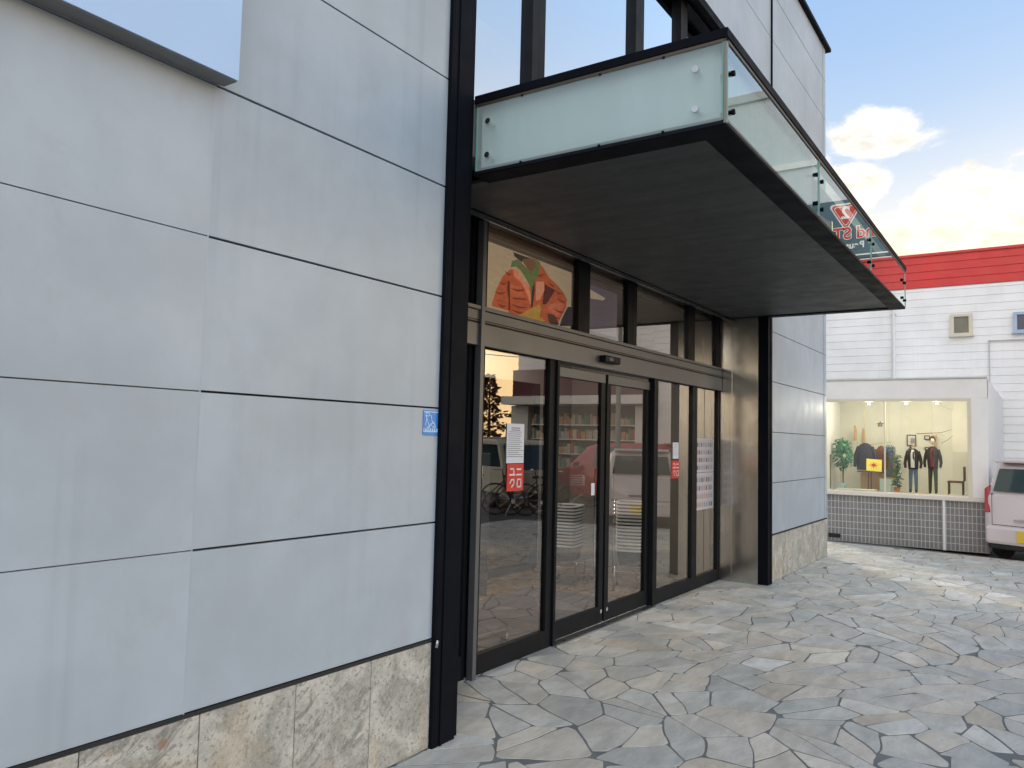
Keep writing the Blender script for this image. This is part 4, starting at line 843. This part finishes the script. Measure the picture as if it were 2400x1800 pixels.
def hatch(name,label,L,W,H,col,pn,zb,rear=True):
    paint=mat(pn,col,.115,.0,.0,coat=.5)
    h=W/2; a=L/2
    prof=[(-a,zb-.05,zb+.0,h*.86,h*.7),(-a+.03,zb-.02,zb+.02,h*.94,h*.72),(-a+.10,zb,H-.10,h*.97,h*.76),(-a+.22,zb,H-.02,h,h*.80),(-a+.9,zb,H,h,h*.80),(a-1.5,zb,H-.03,h,h*.79),(a-1.15,zb-.01,H-.13,h,h*.74),(a-.72,zb-.04,zb+.0,h*.99,h*.7),(a-.2,zb-.12,zb-.1,h*.95,h*.6),(a-.03,zb-.22,zb-.2,h*.88,h*.5),(a,zb-.34,zb-.3,h*.8,h*.4)]
    t=car(name,label,L,W,H,paint,prof,zb,'car')
    wheels(t,(-a+.48,a-.62),W,.29)
    # side windows
    for s_ in (-1,1):
        for x0,x1 in ((-a+.35,-a+1.0),(-a+1.07,a-1.45)):
            y0=s_*(h*.945+.006); y1=s_*(h*.80+.004)
            MB().prism([(x0,y0,zb+.03),(x1,y0,zb+.03),(x1-.05,y1,H-.12),(x0+.06,y1,H-.12)],0,(0,s_*.008,0)).build('side_window',cgl,t,.01)
        MB().box(-a+1.02,-a+1.028,s_*h-.004,s_*h+.003,.35,zb-.02).box(-a+1.85,-a+1.858,s_*h-.004,s_*h+.003,.35,zb-.02).build('door_seam',rubber,t)
        MB().box(-a+1.12,-a+1.26,s_*(h-.004),s_*(h+.022),zb-.14,zb-.11).build('door_handle',paint,t,.006)
        MB().prism([(-a-.012,s_*(h*.80),.70),(-a-.008,s_*(h*.93),.70),(-a-.002,s_*(h*.93),zb+.06),(-a+.03,s_*(h*.84),zb+.12)],0,(.10,0,0)).build('tail_lamp',tail,t,.015)
        MB().obox((a-.12,s_*h*.72,zb-.25),.22,.26,.14).build('headlight',chrome,t,.03)
        MB().obox((a-1.05,s_*(h+.08),zb+.06),.10,.16,.12).build('wing_mirror',paint,t,.02)
    MB().prism([(-a+.005,-h*.74,zb+.03),(-a+.005,h*.74,zb+.03),(-a+.085,h*.66,H-.13),(-a+.085,-h*.66,H-.13)],0,(-.014,0,0)).build('rear_window',cgl,t,.02)
    MB().prism([(a-.76,-h*.76,zb+.02),(a-.76,h*.76,zb+.02),(a-1.16,h*.66,H-.13),(a-1.16,-h*.66,H-.13)],0,(.02,0,.012)).build('windscreen',cgl,t,.02)
    MB().box(-a-.055,-a+.12,-h*.90,h*.90,.24,.52).build('bumper',paint,t,.05)
    MB().box(-a-.03,-a+.2,-h*.85,h*.85,.17,.245).build('bumper_skirt',rubber,t,.02)
    MB().box(-a-.004,-a+.02,-h*.775,-h*.768,.53,zb).box(-a-.004,-a+.02,h*.768,h*.775,.53,zb).box(-a-.004,-a+.02,-h*.768,h*.768,.525,.532).build('tailgate_seam',rubber,t)
    MB().box(-a-.03,-a+.0,-.22,.22,.60,.64).build('tailgate_handle',chrome,t,.006)
    pl=MB().box(-a-.075,-a-.056,-.17,.17,.30,.465).build('number_plate',platey,t,.004)
    MB().box(-a+.0,-a+.22,-h*.70,h*.70,H-.04,H+.005).build('roof_spoiler',paint,t,.015)
    return t
kc=hatch('parked_car','pinkish white small hatchback at the right edge, red tail lamp and yellow plate',3.3,1.42,1.50,(.66,.58,.59),'paint_pink_white',1.0)
kc.rotation_euler=(0,0,R(-25)); _d=(math.cos(R(-25)),math.sin(R(-25))); kc.location=(10.84+_d[0]*1.7+_d[1]*.71,-1.83+_d[1]*1.7-_d[0]*.71,-.04)
rv=hatch('parked_car','red small car parked sideways, mirrored in the sliding doors',3.4,1.5,1.62,(.42,.012,.015),'paint_red',1.0); rv.location=(14.85,-5.15,-.04); rv.rotation_euler=(0,0,R(-90))
def truck():
    paint=mat('paint_cream',(.60,.57,.46),.35,0,.03,coat=.4)
    t=thing('parked_truck',(0,0,0),'cream small box truck mirrored at the left of the glass entrance','truck')
    MB().prism([(-.0,-.72,.35),(1.35,-.72,.35),(1.42,-.72,.85),(1.15,-.72,1.55),(1.0,-.72,1.62),(0,-.72,1.62)],0,(0,1.44,0)).build('cab',paint,t,.04)
    MB().box(-2.0,-.04,-.74,.74,.62,1.68).build('cargo_box',paint,t,.02); MB().box(-2.0,.1,-.5,.5,.3,.61).build('chassis',rubber,t)
    for s_ in (-1,1):
        MB().prism([(.15,s_*.722,.98),(1.30,s_*.722,.98),(1.10,s_*.722,1.50),(.15,s_*.722,1.50)],0,(0,s_*.006,0)).build('side_window',cgl,t)
        MB().obox((1.40,s_*.55,.70),.04,.22,.14).build('headlight',chrome,t,.01)
    MB().prism([(1.425,-.62,.92),(1.425,.62,.92),(1.19,.60,1.50),(1.19,-.60,1.50)],0,(.012,0,.004)).build('windscreen',cgl,t)
    wheels(t,(-1.4,.75),1.44,.27); return t
tk=truck(); tk.location=(13.2,-7.6,-.04); tk.rotation_euler=(0,0,R(115))
# ---- bicycles
def bicycle():
    t=thing('bicycle',(0,0,0),'dark bicycle','bicycle','bicycles parked at the edge of the paving')
    fm=mat('bike_frame',(.05,.06,.07),.3,.3,.1)
    for x in (-.52,.52):
        pts=[(x+.33*math.cos(a*PI/14),0,.34+.33*math.sin(a*PI/14)) for a in range(29)]
        w_=MB().tube(pts,.018,6,False).build('wheel',tyre,t)
        sp=MB()
        for k in range(10): sp.tube([(x,0,.34),(x+.32*math.cos(k*PI/5),0,.34+.32*math.sin(k*PI/5))],.002,4)
        sp.build('spokes',chrome,w_)
    MB().tube([(-.52,0,.34),(-.12,0,.30),(.36,0,.72)],.014,8).tube([(-.12,0,.30),(-.22,0,.80)],.013,8).tube([(-.52,0,.34),(-.20,0,.70)],.009,6).tube([(.52,0,.34),(.38,0,.66),(.33,0,.95)],.013,8).build('frame',fm,t,smooth=True)
    MB().loft([(-.24,0,.80,.13,.06),(-.24,0,.84,.14,.08),(-.22,0,.86,.10,.05)],12).build('saddle',rubber,t,smooth=True)
    MB().tube([(.22,-.28,.98),(.33,-.1,.97),(.33,.1,.97),(.22,.28,.98)],.011,8).build('handlebar',chrome,t,smooth=True)
    m_=MB()
    for k in range(5): m_.tube([(.48,-.15,.70+.05*k),(.78,-.15,.70+.05*k),(.78,.15,.70+.05*k),(.48,.15,.70+.05*k),(.48,-.15,.70+.05*k)],.003,4)
    for k in range(7): m_.tube([(.78,-.15+.05*k,.70),(.78,-.15+.05*k,.90)],.003,4)
    m_.build('basket',chrome,t)
    MB().tube([(-.12,-.08,.30),(-.12,.08,.30)],.05,12).build('crank',chrome,t); MB().tube([(-.15,.03,.3),(-.28,.12,.0)],.008,6).build('kickstand',chrome,t)
    return t
bi=bicycle(); bi.location=(11.35,-5.0,-.04); bi.rotation_euler=(0,0,R(70)); bi['label']='bicycle nearest the red car, mirrored between the doors'
dup(bi,(11.1,-5.6,-.04),R(62),'middle bicycle of the mirrored row'); dup(bi,(10.9,-6.3,-.04),R(75),'bicycle nearest the cream truck in the mirrored row')
# ---- poles, tree and buildings seen in the reflections
gp=mat('pole_grey_green',(.22,.25,.22),.5,.2,.1)
lp=thing('lamp_post',(11.35,-3.35,-.04),'thick grey green lamp post mirrored in the right sliding door','lamp post')
MB().tube([(11.35,-3.35,-.04),(11.35,-3.35,1.4)],[.075,.075],14).tube([(11.35,-3.35,1.4),(11.35,-3.35,5.6)],[.05,.045],12).build('pole',gp,lp,smooth=True)
MB().tube([(11.35,-3.35,5.55),(11.5,-3.6,5.8),(11.7,-3.95,5.85)],.03,8).build('arm',gp,lp); MB().obox((11.78,-4.1,5.84),.16,.5,.1,R(28)).build('lamp_head',gp,lp,.03)
up_=thing('utility_pole',(47.,-27.,-.04),'tall concrete utility pole with wires mirrored against the golden sky','utility pole')
MB().tube([(47,-27,0),(47,-27,12)],[.18,.12],12).build('pole',mat('concrete',(.30,.29,.27),.8,0,.1),up_); MB().obox((47,-27,10.8),.1,2.,.1).obox((47,-27,9.9),.1,1.6,.1).build('crossarm',jgrey,up_); MB().tube([(47.2,-27,8.4),(47.2,-27,9.3)],.22,12).build('transformer',jgrey,up_)
for k,(yy,zz) in enumerate(((-27.9,10.9),(-27.,11.9),(-26.1,10.9),(-27.7,10.0),(-26.3,10.0),(-27.,8.3),(-27.,7.6))):
    pts=[(47-60+6*i,yy,zz-2.*(1-((i-10)/10)**2 if False else 0)-.9*(1-(abs(((6*i-60)%60)-30)/30)**2)) for i in range(22)]
    tag(MB().tube(pts,.035,5).build('power_line',rubber),'thin dark power cable strung from the utility pole','cable','power cables along the street')
tb_=mat('bark',(.08,.05,.03),.8); tm_=mat('autumn_leaf',(.16,.065,.04),.8,0,.4,4)
def conifer(x,y,h,r,label,m0,n=1500):
    t=thing('conifer_tree',(x,y,-.04),label,'tree'); m_=MB(); rd_=random.Random(int(x*7))
    for i in range(n):
        k=rd_.random()**.7; z=h*(.22+.78*k) ; rr=r*(1-k)**.8*(.75+.5*math.sin(z*9+rd_.random()))+.1; a=rd_.uniform(0,2*PI); q=rr*math.sqrt(rd_.random())
        p=Vector((x+q*math.cos(a),y+q*math.sin(a),z)); d=Vector((math.cos(a),math.sin(a),rd_.uniform(-.5,.5))).normalized(); s_=rd_.uniform(.14,.3); e=d.orthogonal().normalized()
        m_.bm.faces.new([m_.bm.verts.new(v) for v in (p,p+d*s_*.5+e*s_*.3,p+d*s_,p+d*s_*.5-e*s_*.3)])
    m_.build('crown',m0,t,recalc=False); tr=MB().tube([(x,y,-.04),(x+.05,y,h*.5),(x,y,h*.95)],[.13,.08,.02],8)
    for i in range(14):
        z=h*(.25+.05*i); a=i*2.4; tr.tube([(x,y,z),(x+r*.7*(1-i/15)*math.cos(a),y+r*.7*(1-i/15)*math.sin(a),z+.15)],[.03,.01],5)
    tr.build('trunk',tb_,t)
conifer(30.3,-20.2,4.9,1.15,'slender reddish brown tree mirrored in front of the golden sky',tm_)
conifer(34.,-20.4,3.9,1.5,'lower broad green tree mirrored beside the reddish one',mat('leaf_olive',(.07,.08,.03),.8,0,.4,4),1200)
def block(name,x0,x1,y0,y1,h,wm,label,floors,side='-x',glass=None):
    t=thing(name,((x0+x1)/2,(y0+y1)/2,-.04),label,'building'); MB().box(x0,x1,y0,y1,-.04,h).build('wall',wm,t)
    MB().box(x0-.15,x1+.15,y0-.15,y1+.15,h+.001,h+.35).build('roof_edge',mat('trim_grey',(.5,.5,.5)),t)
    fh=h/floors
    for f_ in range(floors):
        if side=='-x':
            n=int((y1-y0)/2.6)
            for i in range(n):
                y=y0+(i+.5)*(y1-y0)/n; wn=MB().box(x0-.05,x0-.003,y-.75,y+.75,fh*f_+fh*.3,fh*f_+fh*.8).build('window_frame',white,t); box('pane',(x0-.07,x0-.052,y-.68,y+.68,fh*f_+fh*.33,fh*f_+fh*.77),cgl,wn)
        elif side!='none':
            n=int((x1-x0)/3.)
            for i in range(n):
                x=x0+(i+.5)*(x1-x0)/n; wn=MB().box(x-.8,x+.8,y1+.003,y1+.05,fh*f_+fh*.3,fh*f_+fh*.8).build('window_frame',white,t); box('pane',(x-.72,x+.72,y1+.052,y1+.07,fh*f_+fh*.33,fh*f_+fh*.77),cgl,wn)
    if side=='none':
        for f_ in range(1,floors): MB().box(x0-.12,x0-.002,y0,y1,fh*f_,fh*f_+.25).build('floor_band',white,t)
    return t
block('apartment_block',30.,40.,-18.,-2.9,16.4,mat('block_white',(.60,.63,.66),.7,0,.05),'tall pale apartment block mirrored in the canopy glass and doors',5,'none')
block('street_building',-34.,-8.,-40.,-31.,6.5,mat('block_cream',(.62,.50,.34),.8,0,.05),'long low cream building across the street mirrored in the stainless panel',2,'+y')
block('street_building',-4.,14.,-44.,-33.,9.,mat('block_grey',(.36,.38,.40),.8,0,.05),'grey three storey building across the street behind the camera',3,'+y')
